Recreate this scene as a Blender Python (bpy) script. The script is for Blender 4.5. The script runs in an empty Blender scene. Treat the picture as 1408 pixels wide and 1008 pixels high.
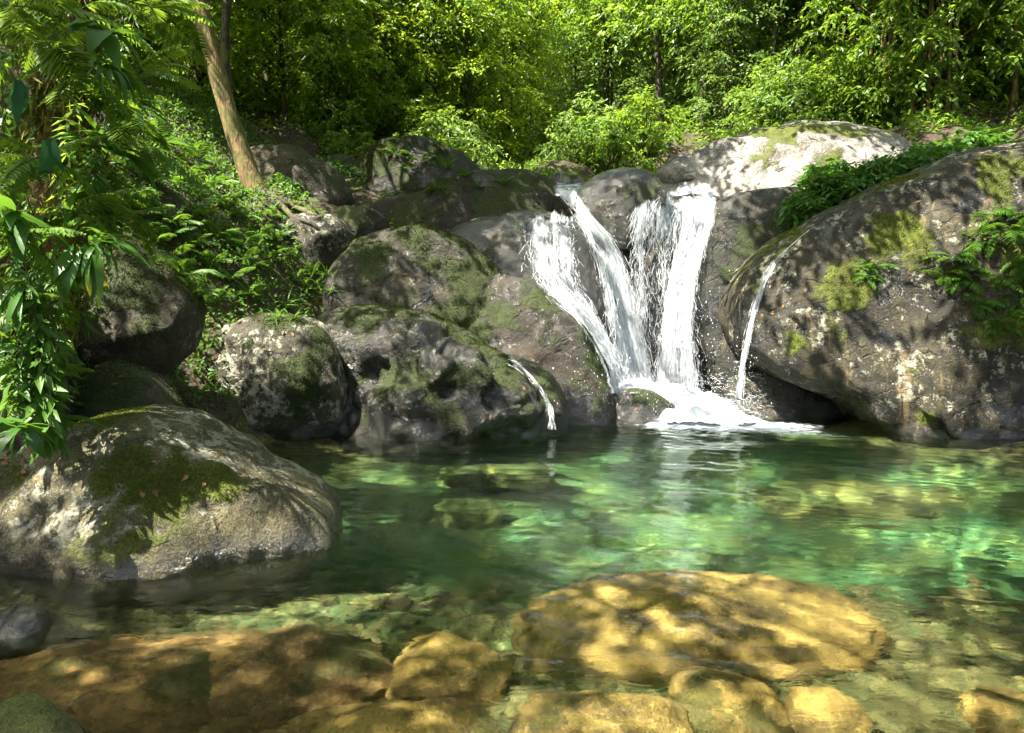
import bpy, bmesh, math, random
import numpy as np
from mathutils import Vector, Matrix
from mathutils.bvhtree import BVHTree

SC = bpy.context.scene
COL = SC.collection
R = math.radians
# ------------------------------------------------------------------ camera
FPX, HOR, CAMZ = 1056.0, 400.0, 1.5
PITCH = math.atan((504 - HOR) / FPX)
cam = bpy.data.cameras.new('camera')
cam.sensor_width = 36.0
cam.lens = FPX * 36.0 / 1408.0
cam.clip_end = 600
camo = bpy.data.objects.new('camera', cam)
COL.objects.link(camo)
camo.location = (0, 0, CAMZ)
camo.rotation_euler = (math.pi / 2 - PITCH, 0, 0)
SC.camera = camo
# ------------------------------------------------------------------ sky, sun, exposure
SUN_EL, SUN_AZ = 58.0, -124.0           # azimuth of the sun measured from +Y towards +X
world = bpy.data.worlds.new('World')
SC.world = world
world.use_nodes = True
wn = world.node_tree
sky = wn.nodes.new('ShaderNodeTexSky')
sky.sky_type = 'NISHITA'
sky.sun_disc = False
sky.sun_elevation = R(SUN_EL)
sky.sun_rotation = R(SUN_AZ)
sky.air_density = 1.0
sky.dust_density = 4.0
wn.links.new(sky.outputs[0], wn.nodes['Background'].inputs[0])
wn.nodes['Background'].inputs[1].default_value = 0.088
sunl = bpy.data.lights.new('sun', 'SUN')
sunl.energy = 5.0
sunl.angle = R(0.53)
sunl.color = (1.0, 0.94, 0.82)
sunl.cycles.is_caustics_light = True
suno = bpy.data.objects.new('sun', sunl)
COL.objects.link(suno)
SUNV = Vector((math.sin(R(SUN_AZ)) * math.cos(R(SUN_EL)), math.cos(R(SUN_AZ)) * math.cos(R(SUN_EL)), math.sin(R(SUN_EL))))
suno.rotation_euler = SUNV.to_track_quat('Z', 'Y').to_euler()
suno.location = SUNV * 40
SC.view_settings.view_transform = 'Standard'
SC.view_settings.look = 'None'
SC.view_settings.gamma = 1
SC.view_settings.exposure = 2.45
SC.cycles.use_denoising = True
SC.cycles.max_bounces = 7
SC.cycles.use_light_tree = False
SC.cycles.diffuse_bounces = 2
SC.cycles.glossy_bounces = 3
SC.cycles.transmission_bounces = 6
SC.cycles.adaptive_threshold = 0.02
SC.cycles.transparent_max_bounces = 10
SC.cycles.sample_clamp_indirect = 6.0
SC.cycles.sample_clamp_direct = 12.0

# ------------------------------------------------------------------ helpers: numbers
rng = np.random.default_rng(7)
rnd = random.Random(11)
CP, SP = math.cos(PITCH), math.sin(PITCH)

def ray(px, py):
    """direction through photo pixel, scaled so that its Y component is 1"""
    u = (px - 704) / FPX
    v = (504 - py) / FPX
    d = np.array([u, CP + v * SP, -SP + v * CP])
    return d / d[1]

def P(px, py, Y):
    return np.array([0, 0, CAMZ]) + ray(px, py) * Y

def G(px, py, z=0.0):
    d = ray(px, py)
    t = (z - CAMZ) / d[2]
    return np.array([0, 0, CAMZ]) + d * t

def _hash(ix, iy, iz, s):
    h = (ix * 374761393 + iy * 668265263 + iz * 2147483647 + s * 1274126177) & 0xFFFFFFFF
    h = ((h ^ (h >> 13)) * 1274126177) & 0xFFFFFFFF
    h = h ^ (h >> 16)
    return (h & 0xFFFF) / 32767.5 - 1.0

def vnoise(p, seed=0):
    """smooth value noise in about -1..1 for an (n,3) array"""
    p = np.asarray(p, float)
    i = np.floor(p).astype(np.int64)
    f = p - i
    w = f * f * f * (f * (f * 6 - 15) + 10)
    out = 0
    for dx in (0, 1):
        for dy in (0, 1):
            for dz in (0, 1):
                c = _hash(i[:, 0] + dx, i[:, 1] + dy, i[:, 2] + dz, seed)
                out = out + c * (w[:, 0] if dx else 1 - w[:, 0]) * (w[:, 1] if dy else 1 - w[:, 1]) * (w[:, 2] if dz else 1 - w[:, 2])
    return out

def fbm(p, seed=0, octv=4, gain=0.5, lac=2.03):
    a, s, out = 1.0, 1.0, 0
    for k in range(octv):
        out = out + a * vnoise(np.asarray(p) * s + 17.3 * k, seed + k)
        a *= gain
        s *= lac
    return out

def ridge(p, seed=0, octv=3):
    a, s, out = 1.0, 1.0, 0
    for k in range(octv):
        out = out + a * (1 - 2 * np.abs(vnoise(np.asarray(p) * s + 9.1 * k, seed + k)))
        a *= 0.5
        s *= 2.1
    return out

# ------------------------------------------------------------------ helpers: objects
def link(o):
    COL.objects.link(o)
    return o

def tag(o, label=None, cat=None, group=None, kind=None):
    if label: o['label'] = label
    if cat: o['category'] = cat
    if group: o['group'] = group
    if kind: o['kind'] = kind
    return o

def empty(name, loc=(0, 0, 0)):
    o = bpy.data.objects.new(name, None)
    o.empty_display_size = 0.1
    o.location = loc
    return link(o)

def mesh_from(name, V, F, mat=None, smooth=True):
    """V (n,3), F (m,3|4) numpy arrays"""
    V = np.ascontiguousarray(V, dtype=np.float32)
    F = np.ascontiguousarray(F, dtype=np.int32)
    me = bpy.data.meshes.new(name)
    n, k = F.shape
    me.vertices.add(len(V))
    me.vertices.foreach_set('co', V.ravel())
    me.loops.add(n * k)
    me.loops.foreach_set('vertex_index', F.ravel())
    me.polygons.add(n)
    me.polygons.foreach_set('loop_start', np.arange(0, n * k, k, dtype=np.int32))
    me.polygons.foreach_set('loop_total', np.full(n, k, dtype=np.int32))
    me.update(calc_edges=True)
    if smooth:
        me.shade_smooth()
    if mat: me.materials.append(mat)
    return me

def fattr(me, name, vals):
    a = me.attributes.new(name, 'FLOAT', 'POINT')
    a.data.foreach_set('value', np.ascontiguousarray(vals, dtype=np.float32))

def obj(name, me, parent=None, loc=None):
    o = bpy.data.objects.new(name, me)
    if loc is not None: o.location = loc
    if parent is not None: o.parent = parent
    return link(o)

def tube(pts, rad, sides=6, cap=True):
    """tapered tube along pts; returns V,F(quads)"""
    pts = np.asarray(pts, float)
    n = len(pts)
    rad = np.broadcast_to(np.asarray(rad, float), (n,))
    t = np.gradient(pts, axis=0)
    t /= np.linalg.norm(t, axis=1)[:, None] + 1e-9
    ref = np.array([0.31, 0.87, 0.38]) if abs(t[0, 2]) > 0.6 else np.array([0, 0, 1.0])
    a = np.cross(t, ref); a /= np.linalg.norm(a, axis=1)[:, None] + 1e-9
    b = np.cross(t, a)
    ang = np.linspace(0, 2 * math.pi, sides, endpoint=False)
    V = (pts[:, None, :] + rad[:, None, None] * (a[:, None, :] * np.cos(ang)[None, :, None] + b[:, None, :] * np.sin(ang)[None, :, None])).reshape(-1, 3)
    i = np.arange(n * sides).reshape(n, sides)
    j = np.roll(i, -1, axis=1)
    F = np.stack([i[:-1], j[:-1], j[1:], i[1:]], -1).reshape(-1, 4)
    return V, F

class Geo:
    """collects quads/tris (tris as degenerate-free quads list kept apart) into one mesh"""
    def __init__(s): s.V = []; s.F = []; s.n = 0; s.A = []
    def add(s, V, F, a=0.0):
        s.V.append(V); s.F.append(np.asarray(F) + s.n); s.n += len(V)
        s.A.append(np.broadcast_to(np.asarray(a, float), (len(V),)))
    def mesh(s, name, mat, attr=None, smooth=True):
        me = mesh_from(name, np.concatenate(s.V), np.concatenate(s.F), mat, smooth)
        if attr: fattr(me, attr, np.concatenate(s.A))
        return me

def norm(v):
    v = np.asarray(v, float)
    return v / (np.linalg.norm(v, axis=-1, keepdims=True) + 1e-9)

def leaf_geo(pos, axis, up, length, width, fold=0.25, droop=0.0):
    """simple 2-quad leaves: (n,3) arrays -> V,F(quads), 6 verts per leaf"""
    n = len(pos)
    axis = norm(axis)
    side = norm(np.cross(axis, up))
    upn = np.cross(side, axis)
    L = np.broadcast_to(np.asarray(length, float), (n,))[:, None]
    W = np.broadcast_to(np.asarray(width, float), (n,))[:, None]
    d = np.array([0, 0, -1.0]) * droop
    base = pos
    tip = pos + axis * L + d * L
    mid = pos + axis * L * 0.45 + d * L * 0.2
    l = mid - side * W * 0.5 + upn * W * fold
    r = mid + side * W * 0.5 + upn * W * fold
    c = mid
    V = np.stack([base, l, tip, r], 1).reshape(-1, 3)
    i = np.arange(n)[:, None] * 4
    F = np.concatenate([i + np.array([[0, 2, 1]]), i + np.array([[0, 3, 2]])], 0)
    return V, F

# ------------------------------------------------------------------ helpers: materials
class NT:
    def __init__(s, name):
        s.m = bpy.data.materials.new(name); s.m.use_nodes = True
        s.t = s.m.node_tree; s.t.nodes.clear()
        s.out = s.n('OutputMaterial')
    def n(s, kind, **kw):
        nd = s.t.nodes.new('ShaderNode' + kind)
        for k, v in kw.items(): setattr(nd, k, v)
        return nd
    def put(s, sock, v):
        if hasattr(v, 'links') or isinstance(v, bpy.types.NodeSocket): s.t.links.new(v, sock)
        elif isinstance(v, (tuple, list)) and len(v) == 3 and sock.type == 'RGBA': sock.default_value = (*v, 1)
        else: sock.default_value = v
    def math(s, op, a, b=0.0, clamp=False):
        nd = s.n('Math', operation=op, use_clamp=clamp); s.put(nd.inputs[0], a); s.put(nd.inputs[1], b); return nd.outputs[0]
    def mix(s, f, a, b, mode='MIX'):
        nd = s.n('Mix', data_type='RGBA', blend_type=mode); s.put(nd.inputs[0], f); s.put(nd.inputs[6], a); s.put(nd.inputs[7], b); return nd.outputs[2]
    def fmix(s, f, a, b):
        nd = s.n('Mix', data_type='FLOAT'); s.put(nd.inputs[0], f); s.put(nd.inputs[2], a); s.put(nd.inputs[3], b); return nd.outputs[0]
    def noise(s, vec, scale, detail=4, rough=0.55, dist=0.0):
        nd = s.n('TexNoise'); s.put(nd.inputs['Vector'], vec); nd.inputs['Scale'].default_value = scale
        nd.inputs['Detail'].default_value = detail; nd.inputs['Roughness'].default_value = rough; nd.inputs['Distortion'].default_value = dist
        return nd.outputs[0]
    def vmul(s, vec, k):
        nd = s.n('VectorMath', operation='MULTIPLY'); s.put(nd.inputs[0], vec); nd.inputs[1].default_value = k; return nd.outputs[0]
    def vadd(s, vec, k):
        nd = s.n('VectorMath', operation='ADD'); s.put(nd.inputs[0], vec); s.put(nd.inputs[1], k); return nd.outputs[0]
    def step(s, x, lo, hi, a=0.0, b=1.0):
        nd = s.n('MapRange', interpolation_type='SMOOTHSTEP'); s.put(nd.inputs[0], x)
        for k, v in zip((1, 2, 3, 4), (lo, hi, a, b)): s.put(nd.inputs[k], v)
        return nd.outputs[0]
    def bump(s, h, dist=0.02, strength=1.0, normal=None):
        nd = s.n('Bump'); nd.inputs['Strength'].default_value = strength; nd.inputs['Distance'].default_value = dist
        s.put(nd.inputs['Height'], h)
        if normal is not None: s.put(nd.inputs['Normal'], normal)
        return nd.outputs[0]
    def attr(s, name):
        return s.n('Attribute', attribute_name=name).outputs['Fac']
    def principled(s, **kw):
        nd = s.n('BsdfPrincipled')
        for k, v in kw.items(): s.put(nd.inputs[k.replace('_', ' ')], v)
        return nd
    def done(s, surf):
        s.t.links.new(surf, s.out.inputs[0]); return s.m

def rock_mat(name, dark, light, moss=0.3, lichen=0.3, wet=0.0, streak=0.0, mosscol=((0.035, 0.055, 0.006), (0.13, 0.15, 0.018)),
             lichcol=(0.36, 0.35, 0.26), off=0.0, wetline=0.10, sunk=False):
    m = NT(name)
    geo = m.n('NewGeometry')
    pos = m.vadd(geo.outputs['Position'], (off, off * 1.7, off * 0.6))
    xyz = m.n('SeparateXYZ'); m.put(xyz.inputs[0], geo.outputs['Position'])
    nrm = m.n('SeparateXYZ'); m.put(nrm.inputs[0], geo.outputs['Normal'])
    big = m.noise(pos, 1.3, 5, 0.6, 0.6)
    med = m.noise(pos, 5.5, 6, 0.62, 0.4)
    fine = m.noise(pos, 38.0, 5, 0.7)
    grain = m.noise(pos, 95.0, 3, 0.7)
    tone = m.math('ADD', m.math('MULTIPLY', big, 0.55), m.math('MULTIPLY', med, 0.45))
    col = m.mix(m.step(tone, 0.41, 0.61), dark, light)
    stain = m.noise(m.vmul(pos, (1.0, 1.0, 0.7)), 3.4, 7, 0.7, 0.5)
    col = m.mix(m.math('MULTIPLY', m.step(stain, 0.50, 0.60), 0.75), col, tuple(c * 0.45 for c in dark))
    col = m.mix(m.math('MULTIPLY', m.step(fine, 0.5, 0.75), 0.45), col, tuple(min(1, c * 1.7 + 0.02) for c in light))
    col = m.mix(m.math('MULTIPLY', m.step(fine, 0.47, 0.30), 0.55), col, tuple(c * 0.4 for c in dark))
    # cracks and a crisp speckle
    dn = m.n('TexNoise'); m.put(dn.inputs['Vector'], pos); dn.inputs['Scale'].default_value = 3.0; dn.inputs['Detail'].default_value = 5
    vp = m.vadd(m.vmul(pos, (1.0, 1.0, 1.35)), m.vmul(dn.outputs['Color'], (0.5, 0.5, 0.5)))
    vo = m.n('TexVoronoi', feature='DISTANCE_TO_EDGE'); m.put(vo.inputs['Vector'], vp); vo.inputs['Scale'].default_value = 1.9
    crack = 0.0 if sunk else m.math('MULTIPLY', m.step(vo.outputs['Distance'], 0.004, 0.03, 1.0, 0.0), m.step(med, 0.46, 0.58))
    col = m.mix(m.math('MULTIPLY', crack, 0.75), col, tuple(c * 0.25 for c in dark))
    col = m.mix(m.math('MULTIPLY', m.step(grain, 0.52, 0.66), 0.12 if sunk else 0.5), col, tuple(min(1, c * 1.9 + 0.01) for c in light))
    col = m.mix(m.math('MULTIPLY', m.step(grain, 0.46, 0.34), 0.15 if sunk else 0.6), col, tuple(c * 0.35 for c in dark))
    # darker streaks of run-off staining
    if streak > 0:
        sv = m.vmul(pos, (7.0, 7.0, 0.8))
        sn = m.noise(sv, 1.0, 5, 0.6, 0.8)
        col = m.mix(m.math('MULTIPLY', m.step(sn, 0.48, 0.62), streak), col, tuple(c * 0.35 for c in dark))
        col = m.mix(m.math('MULTIPLY', m.step(sn, 0.42, 0.30), streak * 0.55), col, (0.30, 0.20, 0.10))
    # lichen
    h = m.math('SUBTRACT', m.math('ADD', m.math('MULTIPLY', med, 0.6), m.math('MULTIPLY', stain, 0.5)), m.math('MULTIPLY', crack, 0.3))
    lf = 0.0
    if lichen > 0:
        l1 = m.noise(pos, 10.0, 9, 0.74, 0.25)
        l2 = m.noise(pos, 2.2, 3, 0.5)
        lv = m.math('ADD', l1, m.math('MULTIPLY', m.math('SUBTRACT', l2, 0.5), 0.5))
        lv = m.math('ADD', lv, m.math('MULTIPLY', m.math('SUBTRACT', fine, 0.5), 0.25))
        lf = m.step(lv, 0.65 - 0.16 * lichen, 0.74 - 0.16 * lichen)
        if wetline > 0: lf = m.math('MULTIPLY', lf, m.step(m.math('ADD', xyz.outputs[2], m.math('MULTIPLY', big, 0.2)), 0.2, 0.36))
        lc = m.mix(fine, tuple(c * 0.62 for c in lichcol), tuple(min(1, c * 1.15) for c in lichcol))
        col = m.mix(m.math('MULTIPLY', lf, 0.85), col, lc)
        h = m.math('ADD', h, m.math('MULTIPLY', lf, 0.06))
    # moss
    mf = 0.0
    if moss > 0:
        mn = m.attr('moss')
        mm = m.noise(pos, 55.0, 4, 0.75)
        mv = m.math('ADD', mn, m.math('MULTIPLY', m.math('SUBTRACT', m.noise(pos, 12.0, 6, 0.7), 0.5), 0.34))
        mf = m.step(mv, 0.69 - 0.30 * moss, 0.78 - 0.30 * moss)
        if wetline > 0: mf = m.math('MULTIPLY', mf, m.step(m.math('ADD', xyz.outputs[2], m.math('MULTIPLY', big, 0.15)), 0.10, 0.25))
        mc = m.mix(m.step(mm, 0.3, 0.7), mosscol[0], mosscol[1])
        mc = m.mix(m.step(m.noise(pos, 4.0, 3, 0.5), 0.52, 0.7), mc, tuple(c * 0.75 for c in (mosscol[0][0] * 2.4, mosscol[0][1] * 1.6, mosscol[0][2])))
        col = m.mix(mf, col, mc)
        h = m.math('ADD', h, m.math('MULTIPLY', m.math('MULTIPLY', mm, mf), 0.8))
    # wet band above the water and wet patches
    wb = 0.0
    if wetline > 0:
        wb = m.step(m.math('ADD', xyz.outputs[2], m.math('MULTIPLY', m.math('SUBTRACT', med, 0.5), -0.25)), wetline * 0.6, wetline * 1.6, 1.0, 0.0)
    wp = m.math('MULTIPLY', m.step(m.noise(pos, 1.9, 4, 0.6, 0.8), 0.62 - 0.3 * wet, 0.74 - 0.3 * wet), 1.0 if wet > 0 else 0.0)
    w = m.math('MAXIMUM', wb, wp)
    if moss > 0: w = m.math('MULTIPLY', w, m.math('SUBTRACT', 1.0, m.math('MULTIPLY', mf, 0.8)))
    col = m.mix(m.math('MULTIPLY', w, 0.8), col, m.mix(1.0, col, (0.30, 0.29, 0.27), 'MULTIPLY'))
    rough = m.fmix(w, m.math('ADD', m.math('MULTIPLY', fine, 0.25), 0.62), m.math('ADD', m.math('MULTIPLY', fine, 0.24), 0.06))
    hh = m.math('ADD', h, m.math('ADD', m.math('MULTIPLY', fine, 0.34), m.math('MULTIPLY', grain, 0.10)))
    b = m.bump(hh, 0.07, 0.9)
    p = m.principled(Base_Color=col, Roughness=rough, Normal=b)
    p.inputs['Specular IOR Level'].default_value = 0.5
    if wet > 0 or wetline > 0:
        m.put(p.inputs['Coat Weight'], m.math('MULTIPLY', w, 0.75)); p.inputs['Coat Roughness'].default_value = 0.05; p.inputs['Coat IOR'].default_value = 1.45
        m.put(p.inputs['Coat Normal'], m.bump(m.math('ADD', m.math('MULTIPLY', med, 0.6), m.math('MULTIPLY', fine, 0.12)), 0.05, 0.7))
    return m.done(p.outputs[0])

def leaf_mat(name, a, b, trans, tfac=0.42, rough=0.42, spec=0.45):
    m = NT(name)
    r = m.attr('r')
    geo = m.n('NewGeometry')
    big = m.noise(geo.outputs['Position'], 0.55, 3, 0.5)
    f = m.math('ADD', m.math('MULTIPLY', r, 0.7), m.math('MULTIPLY', m.math('SUBTRACT', big, 0.35), 0.8), True)
    col = m.mix(f, a, b)
    tc = m.mix(f, tuple(c * 0.6 for c in trans), trans)
    p = m.principled(Base_Color=col, Roughness=rough)
    p.inputs['Specular IOR Level'].default_value = spec
    t = m.n('BsdfTranslucent'); m.put(t.inputs[0], tc)
    mx = m.n('MixShader'); mx.inputs[0].default_value = tfac
    m.t.links.new(p.outputs[0], mx.inputs[1]); m.t.links.new(t.outputs[0], mx.inputs[2])
    return m.done(mx.outputs[0])

def bark_mat(name, a, b, moss=0.4):
    m = NT(name)
    geo = m.n('NewGeometry')
    pos = geo.outputs['Position']
    n1 = m.noise(m.vmul(pos, (1, 1, 0.25)), 22, 6, 0.65, 0.5)
    n2 = m.noise(pos, 5, 5, 0.6, 0.5)
    col = m.mix(m.step(n1, 0.35, 0.65), a, b)
    mo = m.step(n2, 0.62 - 0.22 * moss, 0.74 - 0.22 * moss)
    col = m.mix(m.math('MULTIPLY', mo, 0.8), col, m.mix(n1, (0.03, 0.045, 0.006), (0.14, 0.13, 0.025)))
    p = m.principled(Base_Color=col, Roughness=0.85, Normal=m.bump(n1, 0.03, 0.9))
    return m.done(p.outputs[0])

M = {}
M['leaf_yellow'] = leaf_mat('leaf_yellow', (0.07, 0.17, 0.014), (0.20, 0.30, 0.02), (0.54, 0.70, 0.04), 0.54)
M['leaf_mid'] = leaf_mat('leaf_mid', (0.045, 0.115, 0.016), (0.125, 0.20, 0.022), (0.34, 0.52, 0.035), 0.48)
M['leaf_grey'] = leaf_mat('leaf_grey', (0.055, 0.13, 0.03), (0.15, 0.23, 0.055), (0.36, 0.54, 0.09), 0.48, 0.35, 0.5)
M['leaf_fern'] = leaf_mat('leaf_fern', (0.035, 0.10, 0.014), (0.08, 0.17, 0.02), (0.20, 0.36, 0.03), 0.38, 0.48, 0.3)
M['leaf_broad'] = leaf_mat('leaf_broad', (0.03, 0.10, 0.015), (0.07, 0.16, 0.02), (0.18, 0.36, 0.03), 0.36, 0.42, 0.35)
M['leaf_teal'] = leaf_mat('leaf_teal', (0.018, 0.075, 0.028), (0.035, 0.105, 0.035), (0.06, 0.2, 0.05), 0.28, 0.55, 0.2)
M['leaf_old'] = leaf_mat('leaf_old', (0.13, 0.15, 0.02), (0.24, 0.20, 0.03), (0.42, 0.40, 0.04), 0.42, 0.4, 0.4)
M['stem'] = leaf_mat('stem_green', (0.06, 0.07, 0.015), (0.12, 0.10, 0.02), (0.1, 0.1, 0.02), 0.1, 0.6, 0.3)
M['bark'] = bark_mat('bark_pale', (0.09, 0.055, 0.02), (0.24, 0.165, 0.065), 0.7)
M['bark_dark'] = bark_mat('bark_dark', (0.018, 0.015, 0.01), (0.065, 0.055, 0.035), 0.55)

# ================================================================== THE GROUND
def rbf_fit(C):
    C = np.asarray(C, float)
    d = np.linalg.norm(C[:, None, :2] - C[None, :, :2], axis=2)
    A = np.zeros((len(C) + 3,) * 2)
    A[:len(C), :len(C)] = d - 0.02 * np.eye(len(C)) * 0
    A[:len(C), -3] = 1; A[:len(C), -2:] = C[:, :2]
    A[-3, :len(C)] = 1; A[-2:, :len(C)] = C[:, :2].T
    b = np.concatenate([C[:, 2], np.zeros(3)])
    return C, np.linalg.solve(A, b)

ctrl = [P(*a) for a in [
    (-160, 640, 4.0), (-60, 560, 4.6), (60, 560, 5.6), (110, 480, 6.4), (40, 330, 5.6), (-100, 300, 5.0), (140, 330, 7.6), (230, 470, 7.6),
    (230, 300, 8.3), (330, 360, 8.6), (410, 415, 8.9), (440, 330, 9.6), (350, 275, 9.6), (250, 225, 9.6), (100, 120, 8.4),
    (-40, 60, 7.0), (150, 60, 13), (470, 290, 11.5), (580, 300, 11.2), (700, 290, 11.5), (780, 262, 11.8), (775, 248, 13.5), (735, 225, 18),
    (700, 195, 27), (560, 205, 16), (350, 160, 17), (200, 60, 20), (950, 240, 13), (1100, 185, 13), (1250, 215, 11.5), (1408, 205, 11),
    (1560, 220, 10), (1408, 100, 15), (1200, 120, 20), (1000, 150, 24), (850, 180, 24), (500, 120, 26), (600, 420, 9.7), (700, 420, 10.2), (850, 420, 10.9), (1000, 420, 11.0), (1150, 420, 10.6),
    (560, 560, 9.3), (750, 560, 9.8), (900, 540, 10.4), (1100, 540, 10.2)]]
ctrl += [np.array(a, float) for a in [
    (0, -2, -0.5), (0, 0, -0.5), (-1.2, 2.5, -0.42), (0, 2.6, -0.45), (1.2, 2.6, -0.5), (2.6, 3, -0.55), (-2.2, 3.2, -0.4), (-1, 3.6, -0.55), (0.4, 3.8, -0.75), (1.8, 3.8, -0.72), (0.5, 5, -1.15),
    (2, 6.3, -1.5), (3.5, 5, -1.2), (-1, 6.2, -1.15), (-1.6, 7.2, -0.9), (0, 8, -1.2), (2, 8.4, -1.3), (4.3, 6.8, -1.1), (5.4, 4, -0.8), (6.6, 5.5, 0.4), (7, 2, 0.3), (7, -2, 0.6),
    (-3.4, 1.5, 0.5), (-3.6, -2, 0.6), (0, -8, 0.3), (-2.7, 6.2, -0.5), (-2.4, 5.0, -0.55),
    (-9, 3, 4.5), (-9, -4, 4.5), (-16, 10, 10), (-20, 25, 15), (-16, 40, 19), (0, 45, 17), (5, 36, 11), (16, 40, 20), (22, 25, 15), (16, 10, 9), (13, 3, 5), (13, -5, 5),
    (-60, 0, 30), (60, 0, 30), (0, 110, 42), (70, 90, 44), (-70, 90, 44), (0, -60, 6), (-50, -60, 20), (50, -60, 20), (-35, 50, 28), (35, 50, 28)]]
RC, RW = rbf_fit(ctrl)

def ground_z(x, y):
    x = np.atleast_1d(np.asarray(x, float)); y = np.atleast_1d(np.asarray(y, float))
    out = np.empty(len(x))
    for s in range(0, len(x), 20000):
        q = np.stack([x[s:s + 20000], y[s:s + 20000]], 1)
        d = np.linalg.norm(q[:, None, :] - RC[None, :, :2], axis=2)
        out[s:s + 20000] = d @ RW[:-3] + RW[-3] + q @ RW[-2:]
    p = np.stack([x, y, np.zeros(len(x))], 1)
    amp = np.clip(0.03 + 0.10 * np.clip(out, 0, 3), 0.03, 0.25)
    return out + amp * fbm(p * 1.1, 5, 4)

def gz(x, y): return float(ground_z(x, y)[0])

def ground_material():
    m = NT('forest_ground')
    geo = m.n('NewGeometry'); pos = geo.outputs['Position']
    z = m.n('SeparateXYZ'); m.put(z.inputs[0], pos)
    a = m.noise(pos, 3.0, 6, 0.62, 0.5); b = m.noise(pos, 26.0, 6, 0.7); c = m.noise(pos, 0.8, 4, 0.5, 0.6)
    soil = m.mix(m.step(b, 0.35, 0.68), (0.018, 0.012, 0.007), (0.075, 0.05, 0.026))
    soil = m.mix(m.step(a, 0.45, 0.62), soil, m.mix(b, (0.02, 0.03, 0.004), (0.08, 0.10, 0.012)))
    vor = m.n('TexVoronoi'); m.put(vor.inputs['Vector'], pos); vor.inputs['Scale'].default_value = 24
    bed = m.mix(m.n('SeparateColor').outputs[0], (0.20, 0.14, 0.055), (0.42, 0.30, 0.12))
    sep = m.n('SeparateColor'); m.put(sep.inputs[0], vor.outputs['Color'])
    bed = m.mix(sep.outputs[0], (0.04, 0.036, 0.011), (0.16, 0.12, 0.04))
    bed = m.mix(m.math('MULTIPLY', m.step(b, 0.45, 0.7), 0.5), bed, (0.10, 0.085, 0.03))
    depth_tint = m.step(m.math('ADD', z.outputs[2], m.math('MULTIPLY', m.math('SUBTRACT', c, 0.5), 0.9)), -1.25, -0.40, 1.0, 0.0)
    bed = m.mix(m.math('MULTIPLY', depth_tint, 0.9), bed, m.mix(m.step(a, 0.4, 0.65), (0.040, 0.130, 0.052), (0.115, 0.165, 0.042)))  # green depth tint of the water painted into the bed colour
    col = m.mix(m.step(z.outputs[2], 0.0, 0.12), bed, soil)
    p = m.principled(Base_Color=col, Roughness=0.9, Normal=m.bump(m.math('ADD', b, m.math('MULTIPLY', vor.outputs['Distance'], 0.8)), 0.04, 0.9))
    return m.done(p.outputs[0])

n = 330
u = np.linspace(-1, 1, n)
gx = 10 * u + 100 * np.sign(u) * np.abs(u) ** 4
v = np.linspace(-0.35, 1, n)
gy = 3 + 16 * v + 130 * np.sign(v) * np.abs(v) ** 4
X, Yg = np.meshgrid(gx, gy)
Z = ground_z(X.ravel(), Yg.ravel())
i = np.arange(n * n).reshape(n, n)
F = np.stack([i[:-1, :-1], i[:-1, 1:], i[1:, 1:], i[1:, :-1]], -1).reshape(-1, 4)
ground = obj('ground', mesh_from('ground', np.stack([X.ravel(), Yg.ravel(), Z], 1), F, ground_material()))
tag(ground, kind='structure')
ground.cycles.is_caustics_receiver = True

# ================================================================== THE BOULDERS
_ico = {}
def ico(k):
    if k not in _ico:
        bm = bmesh.new(); bmesh.ops.create_icosphere(bm, subdivisions=k, radius=1)
        _ico[k] = (np.array([v.co[:] for v in bm.verts]), np.array([[v.index for v in f.verts] for f in bm.faces])); bm.free()
    return _ico[k]

ROCKS = {}
def moss_val(w, nrm, seed):
    return 0.5 + 0.20 * fbm(w * 1.9, seed + 70, 4, 0.6) + 0.10 * nrm[:, 2]

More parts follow.
